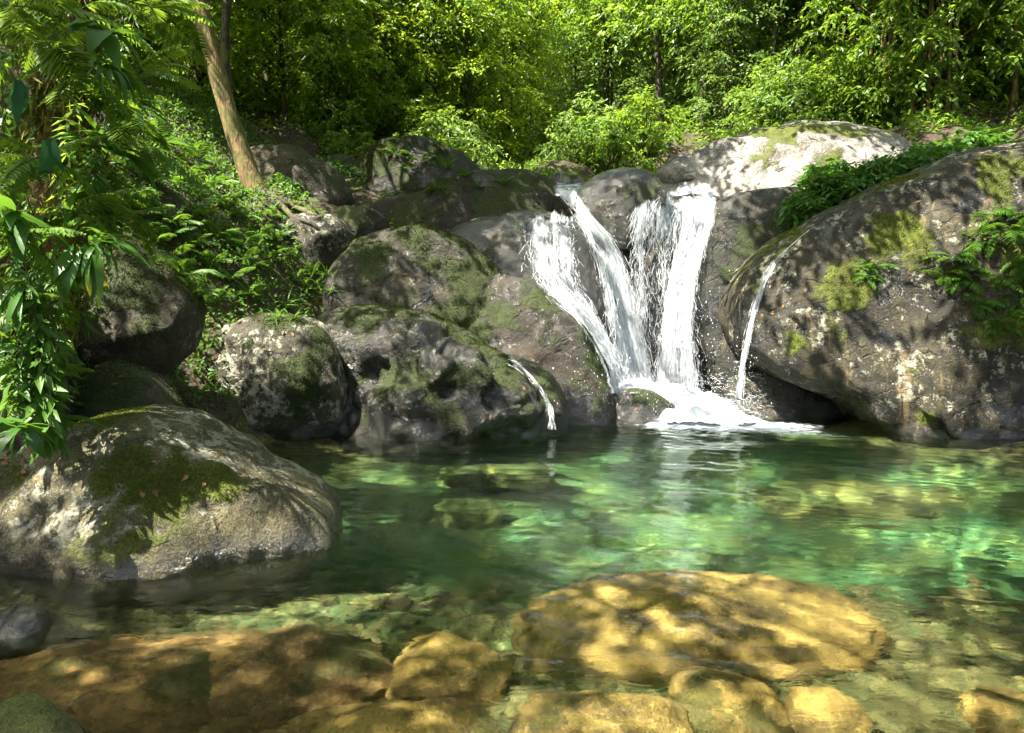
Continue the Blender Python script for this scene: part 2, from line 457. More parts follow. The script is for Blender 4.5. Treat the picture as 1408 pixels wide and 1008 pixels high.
def boulder(key, name, label, outline, Y, front, back, mat, sub=5, lean=0.0, leanx=0.0, amp=0.05, rid=0.0, sq=0.75, seed=1, freq=1.6, fine=0.024, cuts=10, group=None):
    """a closed stone whose section at depth Y follows the outline; it bulges `front` towards the stream and `back` behind"""
    pl = []
    q = np.array([P(x, y, Y)[[0, 2]] for x, y in outline])
    c = q.mean(0)
    area = q - c
    th = np.arctan2(area[:, 1], area[:, 0]); rr = np.hypot(area[:, 0], area[:, 1])
    o = np.argsort(th); th = th[o]; rr = rr[o]
    tt = np.concatenate([th - 2 * math.pi, th, th + 2 * math.pi]); rv = np.tile(rr, 3)
    grid = np.linspace(-math.pi, math.pi, 361)
    rg = np.interp(grid, tt, rv)
    k = np.hanning(17); k /= k.sum()
    rg = np.convolve(np.concatenate([rg[-9:-1], rg, rg[1:9]]), k, 'valid')
    D, F = ico(sub)
    rho = np.hypot(D[:, 0], D[:, 2]); ang = np.arctan2(D[:, 2], D[:, 0])
    r = np.interp(ang, grid, rg)
    e = np.stack([np.cos(ang), np.sin(ang)], 1)
    rho2 = rho ** (1 / (1 + (1 - sq))) if sq < 1 else rho
    pl = e * (r * np.clip(rho2, 0, 1))[:, None]
    dep = np.sign(-D[:, 1]) * np.abs(D[:, 1]) ** sq
    yy = np.where(dep > 0, -dep * front, -dep * back)
    V = np.stack([pl[:, 0], yy + lean * pl[:, 1] + leanx * pl[:, 0], pl[:, 1]], 1)
    size = float(np.mean(rr))
    nrm = norm(V / np.array([size, 0.5 * (front + back), size]))
    w = V + np.array([c[0], Y, c[1]])
    rr = random.Random(seed)
    for _ in range(cuts):
        u = np.array([rr.uniform(-0.7, 0.7), rr.uniform(-1, -0.6), rr.uniform(-0.5, 0.9)]); u /= np.linalg.norm(u)
        Vs = V / np.array([size, 0.5 * (front + back), size])
        pr = Vs @ u
        lim = np.quantile(pr, rr.uniform(0.86, 0.97))
        over = np.clip(pr - lim, 0, None)
        V = V - (over * 0.8)[:, None] * u * np.array([size, 0.5 * (front + back), size])
    w = V + np.array([c[0], Y, c[1]])
    d = amp * fbm(w * freq / max(size, 0.25) * 0.8, seed, 4, 0.5)
    if rid: d = d + rid * ridge(w * 1.3 / max(size, 0.3) + 0.3 * fbm(w * 2, seed + 3, 2)[:, None], seed + 9, 3)
    d = d * size + fine * (fbm(w * 5, seed + 5, 4) + 0.5 * ridge(w * 3.1, seed + 6, 3))
    edge = 0.35 + 0.65 * np.abs(D[:, 1])
    V = V + nrm * (d * edge)[:, None]
    ms = moss_val(V + np.array([c[0], Y, c[1]]), nrm, seed)
    zmin = V[:, 2].min()
    base = np.array([c[0], Y, c[1] + zmin])
    V = V - np.array([0, 0, zmin])
    me = mesh_from(name, V, F, mat)
    fattr(me, 'moss', ms)
    o = obj(name, me, loc=base)
    tag(o, label, 'rock' if name == 'rock' else 'boulder', group)
    o.cycles.is_caustics_receiver = True
    ROCKS[key] = o
    return o

GD, GL = (0.055, 0.047, 0.038), (0.21, 0.18, 0.14)       # grey-brown stone
DM = ((0.013, 0.025, 0.003), (0.05, 0.070, 0.007))     # deep moss
BM = ((0.030, 0.052, 0.004), (0.15, 0.17, 0.012))      # yellow moss
rm_near = rock_mat('stone_mossy_lichen', (0.0245, 0.0205, 0.0078), (0.1304, 0.1109, 0.0469), moss=0.36, lichen=0.85, off=3.1, mosscol=BM)
rm_lich = rock_mat('stone_lichen_spots', (0.0129, 0.0108, 0.0046), (0.0509, 0.0426, 0.0199), moss=0.45, lichen=0.85, off=7.7, mosscol=DM)
rm_bank = rock_mat('stone_dark_bank', (0.0154, 0.0131, 0.0051), (0.0618, 0.0515, 0.0222), moss=0.65, lichen=0.45, off=5.2, mosscol=DM)
rm_wet = rock_mat('stone_wet_dark', (0.0062, 0.0057, 0.0033), (0.0387, 0.0364, 0.0214), moss=0.52, lichen=0.35, wet=0.9, off=1.3, streak=0.3, mosscol=DM)
rm_moss = rock_mat('stone_thick_moss', (0.0081, 0.0068, 0.0024), (0.0370, 0.0310, 0.0122), moss=0.80, lichen=0.3, wet=0.3, off=9.4, mosscol=DM)
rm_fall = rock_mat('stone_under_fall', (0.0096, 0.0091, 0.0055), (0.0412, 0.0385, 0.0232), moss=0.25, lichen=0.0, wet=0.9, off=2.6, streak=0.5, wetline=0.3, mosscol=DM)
rm_brown = rock_mat('stone_wet_brown', (0.0083, 0.0055, 0.0017), (0.0328, 0.0213, 0.0068), moss=0.45, lichen=0.1, wet=0.55, off=4.6, streak=0.3, wetline=0.25, mosscol=DM)
rm_green = rock_mat('stone_green_moss', (0.03, 0.024, 0.012), (0.13, 0.105, 0.06), moss=1.0, lichen=0.2, off=4.1, mosscol=BM, wetline=0.04)
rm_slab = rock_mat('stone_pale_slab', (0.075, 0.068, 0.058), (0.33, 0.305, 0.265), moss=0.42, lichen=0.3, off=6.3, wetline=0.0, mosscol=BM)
rm_right = rock_mat('stone_right_bank', (0.0072, 0.0056, 0.0018), (0.0428, 0.0344, 0.0123), moss=0.46, lichen=0.55, wet=0.3, off=8.8, streak=0.7, mosscol=BM)
rm_dark = rock_mat('stone_dark_streaked', (0.0118, 0.0113, 0.0078), (0.0441, 0.0422, 0.0281), moss=0.2, lichen=0.0, wet=0.5, off=2.2, streak=0.4, wetline=0.2, mosscol=DM)  # dark stone with run-off streaks and wet patches
rm_greenish = rock_mat('stone_sunken_greenish', sunk=True, dark= (0.05, 0.07, 0.018), light=(0.20, 0.19, 0.05), moss=0.5, lichen=0.0, off=5.9, wetline=0.0, mosscol=((0.03, 0.06, 0.012), (0.10, 0.12, 0.03)))  # greenish tone shared by the stones deepest in the pool
rm_cob = rock_mat('stone_sunken_olive', sunk=True, dark= (0.05, 0.04, 0.012), light=(0.18, 0.14, 0.048), moss=0.4, lichen=0.0, off=8.1, wetline=0.0, mosscol=((0.05, 0.05, 0.012), (0.12, 0.11, 0.025)))
rm_sunk = rock_mat('stone_sunken_gold', sunk=True, dark= (0.14, 0.075, 0.017), light=(0.38, 0.225, 0.062), moss=0.25, lichen=0.0, off=1.9, wetline=0.0, mosscol=((0.07, 0.055, 0.012), (0.17, 0.12, 0.03)))
rm_sunk2 = rock_mat('stone_sunken_brown', sunk=True, dark= (0.10, 0.045, 0.013), light=(0.34, 0.18, 0.06), moss=0.4, lichen=0.0, off=3.7, wetline=0.0, mosscol=((0.045, 0.036, 0.008), (0.12, 0.085, 0.02)))

B = boulder
B('A', 'boulder', 'big mossy grey boulder with lichen patches standing in the shallow pool under the leafy bank',
  [(2, 735), (8, 690), (25, 650), (60, 610), (105, 582), (160, 571), (225, 581), (290, 612), (350, 645), (415, 670), (452, 694), (472, 728), (462, 775), (420, 830), (300, 870), (150, 875), (40, 830)],
  4.65, 0.85, 0.7, rm_near, 6, lean=0.25, amp=0.05, rid=0.03, seed=3, fine=0.026)
B('B', 'boulder', 'mossy bank boulder behind the hanging leaves, above the low dark rock',
  [(120, 400), (130, 345), (165, 326), (205, 345), (240, 385), (268, 430), (262, 470), (230, 510), (180, 530), (120, 510)],
  6.6, 0.5, 0.6, rm_bank, 5, lean=0.2, seed=5)
B('C', 'boulder', 'low dark rounded rock between the lichened boulder and the big mossy boulder',
  [(95, 560), (105, 515), (140, 500), (185, 512), (222, 545), (240, 580), (225, 630), (140, 650), (90, 620)],
  6.0, 0.4, 0.5, rm_bank, 5, lean=0.2, seed=6)
B('D', 'boulder', 'rounded boulder spotted with pale lichen at the water edge',
  [(226, 545), (236, 500), (268, 463), (320, 442), (385, 436), (432, 450), (460, 490), (470, 540), (465, 600), (430, 650), (330, 660), (245, 630)],
  8.05, 0.55, 0.6, rm_lich, 6, lean=0.25, amp=0.07, rid=0.05, seed=8, fine=0.035)
B('E', 'boulder', 'long lumpy wet boulder with shiny dark hollows and moss beside the pool',
  [(385, 560), (390, 480), (430, 435), (500, 425), (565, 433), (625, 452), (668, 478), (700, 502), (730, 528), (750, 560), (756, 600), (735, 645), (600, 665), (440, 660)],
  8.35, 0.65, 0.7, rm_wet, 6, lean=0.5, amp=0.13, rid=0.11, seed=12, freq=3.0, fine=0.04)
B('F', 'boulder', 'broad round boulder with a dark moss face above the long wet boulder',
  [(448, 390), (468, 350), (505, 320), (560, 311), (615, 322), (660, 346), (692, 385), (705, 440), (670, 490), (560, 500), (470, 470)],
  9.4, 0.6, 0.7, rm_moss, 6, lean=0.35, amp=0.05, rid=0.03, seed=15, fine=0.035)
B('G', 'boulder', 'tall smooth brown boulder leaning against the foot of the waterfall',
  [(630, 450), (648, 392), (690, 376), (745, 403), (792, 440), (823, 483), (838, 530), (838, 580), (805, 645), (720, 665), (645, 610), (622, 520)],
  9.0, 0.55, 0.7, rm_brown, 6, lean=0.3, amp=0.04, rid=0.025, seed=18, fine=0.03)
B('H', 'rock', 'small brown wet wedge rock with a thin trickle running over it',
  [(675, 520), (690, 494), (730, 500), (765, 525), (776, 560), (770, 610), (730, 640), (690, 600)],
  8.2, 0.3, 0.45, rm_brown, 5, lean=0.6, amp=0.07, seed=20)
B('I', 'rock', 'small dark rounded rock in the pool at the foot of the waterfall',
  [(815, 590), (830, 555), (855, 541), (890, 539), (920, 552), (945, 580), (940, 625), (880, 640), (825, 625)],
  8.75, 0.32, 0.4, rm_wet, 5, lean=0.2, amp=0.04, seed=22)
B('J', 'boulder', 'long low moss-covered boulder lying across the top beside the stream lip',
  [(490, 288), (525, 274), (580, 266), (630, 252), (680, 236), (732, 233), (758, 250), (762, 285), (742, 315), (650, 325), (560, 322), (505, 312)],
  10.9, 0.5, 0.6, rm_moss, 5, lean=0.15, amp=0.05, seed=25)
B('K', 'boulder', 'big dark boulder with ferny moss behind the long low boulder',
  [(478, 250), (488, 215), (515, 197), (560, 194), (610, 203), (650, 222), (668, 248), (665, 285), (600, 300), (500, 295)],
  12.2, 0.7, 0.9, rm_moss, 5, lean=0.1, amp=0.05, seed=27)
B('L', 'boulder', 'sloping boulder on the bank behind the leaning tree',
  [(330, 250), (345, 205), (380, 200), (430, 220), (470, 245), (484, 275), (470, 295), (400, 300), (345, 290)],
  10.8, 0.5, 0.7, rm_bank, 5, lean=0.2, amp=0.06, seed=29)
B('M', 'rock', 'small mossy stone wedged below the sloping bank boulder',
  [(440, 310), (455, 290), (490, 286), (525, 296), (538, 315), (520, 335), (460, 338)], 10.0, 0.3, 0.4, rm_moss, 4, amp=0.05, seed=31)
B('M2', 'rock', 'small pale stone under the exposed roots of the leaning tree',
  [(380, 320), (400, 300), (440, 298), (480, 315), (492, 335), (470, 360), (410, 365)], 9.5, 0.3, 0.4, rm_lich, 4, amp=0.06, seed=32)
B('M3', 'rock', 'small rounded stone at the forest edge beside the big dark boulder',
  [(440, 232), (455, 217), (480, 215), (495, 230), (490, 255), (455, 258)], 12.6, 0.3, 0.4, rm_bank, 4, amp=0.05, seed=33)
B('N', 'boulder', 'dark wet rock dome under the left veil of the waterfall',
  [(575, 350), (620, 315), (680, 293), (740, 287), (790, 300), (820, 340), (838, 400), (845, 470), (845, 540), (780, 560), (680, 520), (600, 440)],
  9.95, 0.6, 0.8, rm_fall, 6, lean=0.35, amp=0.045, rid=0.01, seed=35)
B('O', 'boulder', 'glossy dark boulder parting the stream at the top of the falls',
  [(787, 290), (800, 255), (830, 236), (865, 232), (900, 243), (916, 268), (900, 310), (865, 345), (825, 335)],
  10.3, 0.45, 0.5, rm_wet, 5, lean=0.2, amp=0.05, seed=38)
B('PP', 'boulder', 'steep black wet rock face behind the main curtain of the waterfall',
  [(820, 420), (840, 330), (880, 282), (940, 266), (1000, 270), (1020, 340), (1025, 480), (1020, 590), (930, 620), (840, 590)],
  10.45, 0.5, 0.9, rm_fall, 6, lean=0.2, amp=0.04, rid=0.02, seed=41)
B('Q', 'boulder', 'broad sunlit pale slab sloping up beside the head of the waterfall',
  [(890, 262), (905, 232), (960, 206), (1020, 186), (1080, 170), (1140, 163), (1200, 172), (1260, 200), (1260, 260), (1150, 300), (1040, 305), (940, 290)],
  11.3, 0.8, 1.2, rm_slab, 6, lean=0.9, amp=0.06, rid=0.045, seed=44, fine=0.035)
B('R', 'boulder', 'dark shaded rock wall between the main fall and the huge right boulder',
  [(968, 330), (985, 280), (1030, 262), (1090, 255), (1150, 270), (1180, 330), (1185, 450), (1170, 570), (1080, 620), (1000, 610), (972, 500)],
  10.1, 0.5, 0.9, rm_dark, 6, lean=0.15, amp=0.04, rid=0.015, seed=47)
B('S', 'boulder', 'huge weathered boulder with streaks, moss and ferns rising from the pool beyond the falls',
  [(1022, 430), (1040, 385), (1075, 345), (1130, 305), (1200, 268), (1290, 232), (1400, 198), (1520, 170), (1680, 180), (1760, 300), (1760, 520), (1680, 680), (1450, 680), (1290, 640), (1210, 600), (1150, 545), (1060, 510), (1028, 480)],
  8.7, 1.0, 1.6, rm_right, 6, lean=0.28, leanx=-0.22, amp=0.05, rid=0.035, seed=50, sq=0.65, fine=0.04)
B('T', 'boulder', 'low dark slab in the shade beneath the huge overhanging boulder',
  [(1000, 560), (1015, 525), (1050, 512), (1110, 525), (1160, 550), (1195, 590), (1180, 640), (1080, 650), (1010, 620)],
  9.3, 0.45, 0.8, rm_dark, 5, lean=0.3, amp=0.04, seed=53)
B('S2', 'rock', 'knobbly mossy ledge at the foot of the huge boulder, at the waterline',
  [(1235, 612), (1262, 585), (1310, 566), (1370, 560), (1430, 575), (1480, 600), (1470, 660), (1380, 675), (1270, 655)], 8.0, 0.3, 0.6, rm_right, 5, lean=0.5, amp=0.10, rid=0.03, seed=59, sq=0.9)
B('Q2', 'rock', 'grey flat rock shelf at the upstream edge beside the pale slab',
  [(898, 243), (915, 228), (955, 212), (1000, 204), (1030, 212), (1000, 236), (945, 250), (910, 252)], 11.5, 0.3, 0.5, rm_slab, 5, lean=1.2, amp=0.05, seed=57)
B('U0', 'rock', 'pale stone in the stream above the lip of the falls',
  [(748, 255), (760, 244), (780, 242), (802, 248), (806, 258), (790, 266), (760, 266)], 12.2, 0.25, 0.3, rm_slab, 4, amp=0.05, seed=58)
# stones wholly or partly under water: outlines give the straight-line view, the stone lies a little deeper than it looks
def sunk(key, name, label, px, py, wpx, zt, h, dpt, mat, sub=5, rot=0.0, seed=1, amp=0.07, group=None, sq=0.95, flat=1.0):
    """lies on the bed; (px,py) is where the middle of its top is seen through the surface, zt height of the top"""
    s = G(px, py, 0.0)
    d = s - np.array([0, 0, CAMZ]); d /= np.linalg.norm(d)
    st = math.hypot(d[0], d[1]) / 1.33
    hd = np.array([d[0], d[1]]) / math.hypot(d[0], d[1])
    if zt < 0:
        dd = np.array([*(hd * st), -math.sqrt(1 - st * st)])
        c = s + dd * (zt / dd[2])
    else:
        c = G(px, py, zt)
    wx = wpx / FPX * s[1] * 0.5
    D, F = ico(sub)
    rx, ry, rz = wx, dpt, h
    Q = np.sign(D) * np.abs(D) ** sq
    V = Q * np.array([rx, ry, rz])
    w = V + np.array([c[0] * 3, c[1] * 3, seed])
    size = min(rx, ry)
    lump = 1 + amp * 2.2 * fbm(D * 1.3 + seed * 3.1, seed, 3)
    V = V * lump[:, None] + norm(D) * (0.02 * size * fbm(w * 7, seed + 4, 3))[:, None]
    cz, sz = math.cos(rot), math.sin(rot)
    V = V @ np.array([[cz, sz, 0], [-sz, cz, 0], [0, 0, 1]])
    V[:, 2] += -V[:, 2].min()
    top = V[:, 2].max()
    me = mesh_from(name, V, F, mat); fattr(me, 'moss', moss_val(V + np.array([c[0], c[1], 0]), norm(D), seed))
    o = obj(name, me, loc=(c[0], c[1], zt - top))
    tag(o, label, 'rock' if name == 'rock' else 'boulder', group)
    o.cycles.is_caustics_receiver = True
    ROCKS[key] = o
    return o

S_ = sunk
S_('u1', 'boulder', 'large golden flat-topped boulder lying just under the clear water', 955, 818, 570, -0.15, 0.36, 0.54, rm_sunk, 6, 0.0, 61, 0.045, sq=0.9)
S_('u2', 'rock', 'golden submerged rock with rippled light, beside the large golden boulder', 612, 893, 210, -0.28, 0.24, 0.30, rm_sunk, 5, 0.2, 63)
S_('u3', 'boulder', 'long brown submerged boulder in front of the big mossy boulder', 365, 892, 430, -0.15, 0.38, 0.48, rm_sunk2, 6, 0.3, 66, 0.07)
S_('u4', 'boulder', 'pale sunlit submerged slab in the shallows', 540, 992, 500, -0.17, 0.3, 0.32, rm_sunk, 5, 0.1, 69, 0.08)
S_('u5', 'rock', 'rounded tan rock breaking the shallows in front of the large golden boulder', 825, 972, 300, -0.16, 0.34, 0.32, rm_sunk, 5, 0.0, 71, 0.06)
S_('u6', 'rock', 'egg-shaped golden rock close against the large golden boulder', 1000, 942, 190, -0.22, 0.28, 0.26, rm_sunk, 5, -0.3, 74, 0.06)
S_('u7', 'rock', 'small round golden rock next to the egg-shaped one', 1138, 958, 125, -0.28, 0.2, 0.17, rm_sunk, 5, 0.2, 76, 0.05)
S_('u8', 'rock', 'small bright golden stone alone among the pebbles', 1390, 960, 120, -0.24, 0.16, 0.15, rm_sunk, 5, 0.0, 79, 0.06)
S_('u9', 'boulder', 'wide rusty brown slab under the shallows below the big mossy boulder', 100, 912, 540, -0.12, 0.40, 0.55, rm_sunk2, 6, -0.1, 81, 0.06)
S_('u10', 'rock', 'dark wet rock tip poking out beside the rusty brown slab', 15, 830, 130, 0.10, 0.3, 0.22, rm_wet, 5, 0.2, 84, 0.06)
S_('u11', 'rock', 'moss-topped rock sticking out of the shallows at the near bank', 20, 975, 190, 0.16, 0.35, 0.25, rm_green, 5, -0.3, 87, 0.06)
S_('u12', 'boulder', 'pale yellow rock deep under the middle of the pool', 640, 688, 120, -0.8, 0.3, 0.3, rm_greenish, 5, 0.0, 89)
S_('u13', 'boulder', 'flat brown rock under water before the long wet boulder', 690, 640, 190, -0.55, 0.35, 0.3, rm_greenish, 5, 0.0, 91)
S_('u14', 'boulder', 'broad greenish boulder deep in the pool beneath the huge boulder', 1200, 670, 360, -1.0, 0.5, 0.6, rm_greenish, 5, 0.1, 93)

# ================================================================== THE POOL
FALL = np.array([1.75, 8.9])
def wave_z(x, y):
    d = np.hypot(x - FALL[0], y - FALL[1])
    near = np.exp(-d / 2.6)
    z = np.zeros_like(x)
    rr = random.Random(4)
    for k in range(34):
        l = rr.choice((0.10, 0.14, 0.19, 0.26, 0.36, 0.52, 0.8)) * rr.uniform(0.85, 1.2)
        a = rr.gauss(-1.65, 0.75)
        ph = rr.uniform(0, 6.28)
        q = np.stack([x * 0.5, y * 0.5, np.full_like(x, k * 3.3)], 1)
        mod = np.clip(0.55 + 0.9 * vnoise(q, k), 0, 1.6)
        z += (0.00135 * l) * mod * np.sin((x * math.cos(a) + y * math.sin(a)) * 6.283 / l + ph + 1.2 * vnoise(q * 2, k + 50))
    p = np.stack([x * 1.0, y * 1.0, 0 * x], 1)
    z *= 2.3 + 1.0 * near + 0.0 * np.clip((y - 3.4) / 3, 0, 1)
    z += 0.012 * near ** 2 * fbm(p * 3.2, 77, 4) + 0.03 * np.exp(-(d / 0.9) ** 2) * (0.6 + fbm(p * 5, 78, 3))
    return z

wx = np.linspace(-4.6, 7.6, 500)
wy = -1.5 + 12.6 * np.linspace(0, 1, 520) ** 1.0
X, Yw = np.meshgrid(wx, wy)
Z = wave_z(X.ravel(), Yw.ravel())
i = np.arange(X.size).reshape(X.shape)
F = np.stack([i[:-1, :-1], i[:-1, 1:], i[1:, 1:], i[1:, :-1]], -1).reshape(-1, 4)
wm = NT('clear_green_water')
wg = wm.n('BsdfGlass'); wg.inputs['Roughness'].default_value = 0.0; wg.inputs['IOR'].default_value = 1.33
wg.inputs['Color'].default_value = (0.88, 0.97, 0.87, 1)
wpz = wm.n('NewGeometry').outputs['Position']
wr = wm.noise(wm.vmul(wpz, (1.0, 1.7, 1.0)), 9.0, 4, 0.55, 0.8)
wp2 = wm.step(wm.noise(wpz, 0.9, 2, 0.5), 0.35, 0.65, 0.25, 1.0)
wm.put(wg.inputs['Normal'], wm.bump(wm.math('MULTIPLY', wr, wp2), 0.013, 0.5))
M['water'] = wm.done(wg.outputs[0])
pool = obj('water', mesh_from('water', np.stack([X.ravel(), Yw.ravel(), Z], 1), F, M['water']))
pool.cycles.is_caustics_caster = True
tag(pool, kind='structure')

# ================================================================== THE WATERFALL
bv, bf, nb = [], [], 0
for o in ROCKS.values():
    me = o.data
    v = np.empty(len(me.vertices) * 3, np.float32); me.vertices.foreach_get('co', v); v = v.reshape(-1, 3) + np.array(o.location)
    f = np.empty(len(me.polygons) * 3, np.int32); me.loops.foreach_get('vertex_index', f); f = f.reshape(-1, 3)
    bv.append(v); bf.append(f + nb); nb += len(v)
BVH = BVHTree.FromPolygons(np.concatenate(bv).tolist(), np.concatenate(bf).tolist())
gme = ground.data
gv = np.empty(len(gme.vertices) * 3, np.float32); gme.vertices.foreach_get('co', gv)
gf = np.empty(len(gme.loops), np.int32); gme.loops.foreach_get('vertex_index', gf)
GBVH = BVHTree.FromPolygons(gv.reshape(-1, 3).tolist(), gf.reshape(-1, 4).tolist())
CAMP = Vector((0, 0, CAMZ))

def hit(px, py, tree=None):
    d = Vector(ray(px, py)).normalized()
    best = None
    for t in ([BVH, GBVH] if tree is None else [tree]):
        h = t.ray_cast(CAMP, d)
        if h[0] is not None and (best is None or h[3] < best[3]): best = h
    return best

def fall_mat(name, dens, lo=0.30, hi=0.62, sx=26.0, sy=2.2, off=0.0):
    m = NT(name)
    uv = m.n('UVMap').outputs[0]
    uv = m.vadd(uv, (off, off * 0.37, off * 0.11))
    cov = m.attr('cov')
    n1 = m.noise(m.vmul(uv, (sx, sy, 1)), 1.0, 5, 0.62, 0.9)
    n2 = m.noise(m.vmul(uv, (sx * 3.1, sy * 2.3, 1)), 1.0, 4, 0.65, 0.6)
    nn = m.math('ADD', m.math('MULTIPLY', n1, 0.65), m.math('MULTIPLY', n2, 0.35))
    x = m.math('ADD', nn, m.math('MULTIPLY', m.math('SUBTRACT', cov, 0.5), 0.62))
    a = m.math('MULTIPLY', m.step(x, lo, hi), dens)
    d = m.principled(Base_Color=(0.84, 0.90, 0.96), Roughness=0.25, Normal=m.bump(nn, 0.05, 0.7))
    d.inputs['Specular IOR Level'].default_value = 0.6
    tl = m.n('BsdfTranslucent'); tl.inputs[0].default_value = (0.85, 0.90, 0.95, 1)
    m1 = m.n('MixShader'); m1.inputs[0].default_value = 0.35
    m.t.links.new(d.outputs[0], m1.inputs[1]); m.t.links.new(tl.outputs[0], m1.inputs[2])
    tr = m.n('BsdfTransparent')
    m2 = m.n('MixShader'); m.put(m2.inputs[0], a)
    m.t.links.new(tr.outputs[0], m2.inputs[1]); m.t.links.new(m1.outputs[0], m2.inputs[2])
    return m.done(m2.outputs[0])

M['fall0'] = fall_mat('falling_water', 0.84, 0.30, 0.78, 24.0, 2.2)
M['fall1'] = fall_mat('falling_water_spray', 0.88, 0.34, 0.76, 28.0, 3.0, 5.7)
mf = NT('white_foam')
gp = mf.n('NewGeometry').outputs['Position']
fn = mf.noise(mf.vmul(gp, (1, 1.6, 1)), 9.0, 8, 0.72, 0.6)
fa = mf.step(mf.math('ADD', fn, mf.math('MULTIPLY', mf.math('SUBTRACT', mf.attr('cov'), 0.5), 0.8)), 0.40, 0.70)
fp = mf.principled(Base_Color=(0.62, 0.68, 0.72), Roughness=0.5, Normal=mf.bump(mf.noise(gp, 24, 5, 0.7), 0.015, 0.5))
ft = mf.n('BsdfTransparent'); fx = mf.n('MixShader'); mf.put(fx.inputs[0], fa)
mf.t.links.new(ft.outputs[0], fx.inputs[1]); mf.t.links.new(fp.outputs[0], fx.inputs[2])
M['foam'] = mf.done(fx.outputs[0])

def setuv(me, uv):
    l = me.uv_layers.new(name='UVMap')
    idx = np.empty(len(me.loops), np.int32); me.loops.foreach_get('vertex_index', idx)
    l.data.foreach_set('uv', np.ascontiguousarray(uv[idx], np.float32).ravel())

def sheet(name, rows, mat, parent, nu=36, nv=90, lift=0.05, cov=1.0, edge=0.25, seed=1, wob=0.02, topfade=0.03, botfade=0.03, hang=0.8, top=6.0):
    """water sliding over the stones: rows = (x_left, x_right, y) photo lines; depth is where each sight line meets the rock"""
    rows = np.array(rows, float)
    s = np.concatenate([[0], np.cumsum(np.hypot(np.diff(rows[:, :2].mean(1)), np.diff(rows[:, 2])))]); s /= s[-1]
    t = np.linspace(0, 1, nv)
    k = np.hanning(9); k /= k.sum()
    sm = lambda a: np.convolve(np.pad(a, 4, mode='edge'), k, 'valid')
    xl, xr, yy = (sm(np.interp(t, s, rows[:, j])) for j in range(3))
    uu = np.linspace(0, 1, nu)
    PX = xl[:, None] * (1 - uu) + xr[:, None] * uu
    PY = np.repeat(yy[:, None], nu, 1)
    PY = PY + top * (0.6 * np.sin(uu * 5 + seed) + 0.5 * np.sin(uu * 13 + 2 * seed) - 3.0 * (np.abs(uu - 0.5) * -1.0 + 0.25))[None, :] * ((1 - t) ** 3)[:, None]
    D = np.full((nv, nu), np.nan)
    for a in range(nv):
        for b in range(nu):
            h = hit(PX[a, b], PY[a, b])
            if h is not None: D[a, b] = h[0].y
    med = np.nanmedian(D)
    D = np.where(np.isnan(D) | (D > med + 1.6), med + 0.5, D)
    # falling water keeps coming forward as it drops
    M1 = np.minimum.accumulate(D, axis=0)
    D = hang * M1 + (1 - hang) * D
    for _ in range(3):
        D = np.apply_along_axis(sm, 0, D)
        if nu >= 9: D = np.apply_along_axis(sm, 1, D)
    D = D - lift
    V = np.array([P(PX[a, b], PY[a, b], D[a, b]) for a in range(nv) for b in range(nu)])
    U = np.stack([np.repeat(uu[None], nv, 0).ravel() * (np.mean(xr - xl) / 120.0), np.repeat(t[:, None], nu, 1).ravel() * (abs(yy[-1] - yy[0]) / 120.0)], 1)
    q = np.stack([U[:, 0] * 26, U[:, 1] * 3.0, np.full(len(U), seed * 3.7)], 1)
    V[:, 1] -= wob * fbm(q, seed, 3)
    V[:, 0] += wob * 0.4 * fbm(q * 0.8 + 40, seed + 8, 3)
    i = np.arange(nv * nu).reshape(nv, nu)
    F = np.stack([i[:-1, :-1], i[:-1, 1:], i[1:, 1:], i[1:, :-1]], -1).reshape(-1, 4)
    me = mesh_from(name, V, F, mat)
    e = np.minimum(uu, 1 - uu) / edge
    c = np.clip(e, 0, 1)[None, :] * np.clip(t / topfade, 0, 1)[:, None] * np.clip((1 - t) / botfade, 0, 1)[:, None]
    cv = cov(np.repeat(uu[None], nv, 0), np.repeat(t[:, None], nu, 1)) if callable(cov) else cov
    fattr(me, 'cov', (c * cv).ravel())
    setuv(me, U)
    SHEETS.append((PX, PY, D, c * cv))
    return obj(name, me, parent)

SHEETS = []
wf = empty('waterfall', (1.75, 9.3, 0.0))
tag(wf, 'white waterfall in several streams dropping between dark boulders into the pool', 'waterfall')
def wpart(*a, **k):
    o = sheet(*a, **k)
    o.matrix_parent_inverse = Matrix.Translation(-Vector(wf.location))
    return o
main = [(908, 972, 256), (900, 984, 268), (890, 985, 285), (884, 978, 310), (888, 972, 350), (894, 968, 400), (900, 968, 450), (902, 970, 500), (898, 975, 545)]
core = [(925, 988, 256), (930, 990, 272), (935, 986, 300), (926, 972, 340), (914, 960, 390), (906, 956, 440), (900, 958, 490), (892, 964, 545)]
veil = [(866, 935, 278), (862, 938, 300), (862, 935, 340), (866, 930, 390), (872, 925, 440), (876, 925, 490), (880, 930, 530)]
chute = [(752, 800, 258), (763, 806, 272), (780, 816, 290), (798, 844, 320), (814, 866, 360), (826, 880, 410), (834, 892, 460), (842, 904, 510), (848, 915, 540)]
left = [(722, 800, 288), (716, 800, 300), (716, 800, 330), (718, 802, 370), (735, 806, 395), (790, 828, 440), (818, 848, 480), (833, 864, 515), (840, 882, 542)]
wpart('main_stream', core, M['fall0'], wf, seed=1, cov=1.25, lift=0.14, edge=0.3)
wpart('curtain', main, M['fall1'], wf, seed=2, cov=lambda u, t: 0.36 + 0.5 * np.clip(1 - t / 0.25, 0, 1) + 0.25 * np.clip((t - 0.7) * 3, 0, 1), lift=0.09)
wpart('veil', veil, M['fall1'], wf, seed=3, cov=lambda u, t: 0.10 + 0.45 * np.exp(-((u - 0.12) / 0.2) ** 2) * (t < 0.6) + 0.5 * np.clip(1 - t / 0.22, 0, 1), lift=0.06)
wpart('chute', chute, M['fall0'], wf, seed=4, cov=1.0, lift=0.07, edge=0.35)
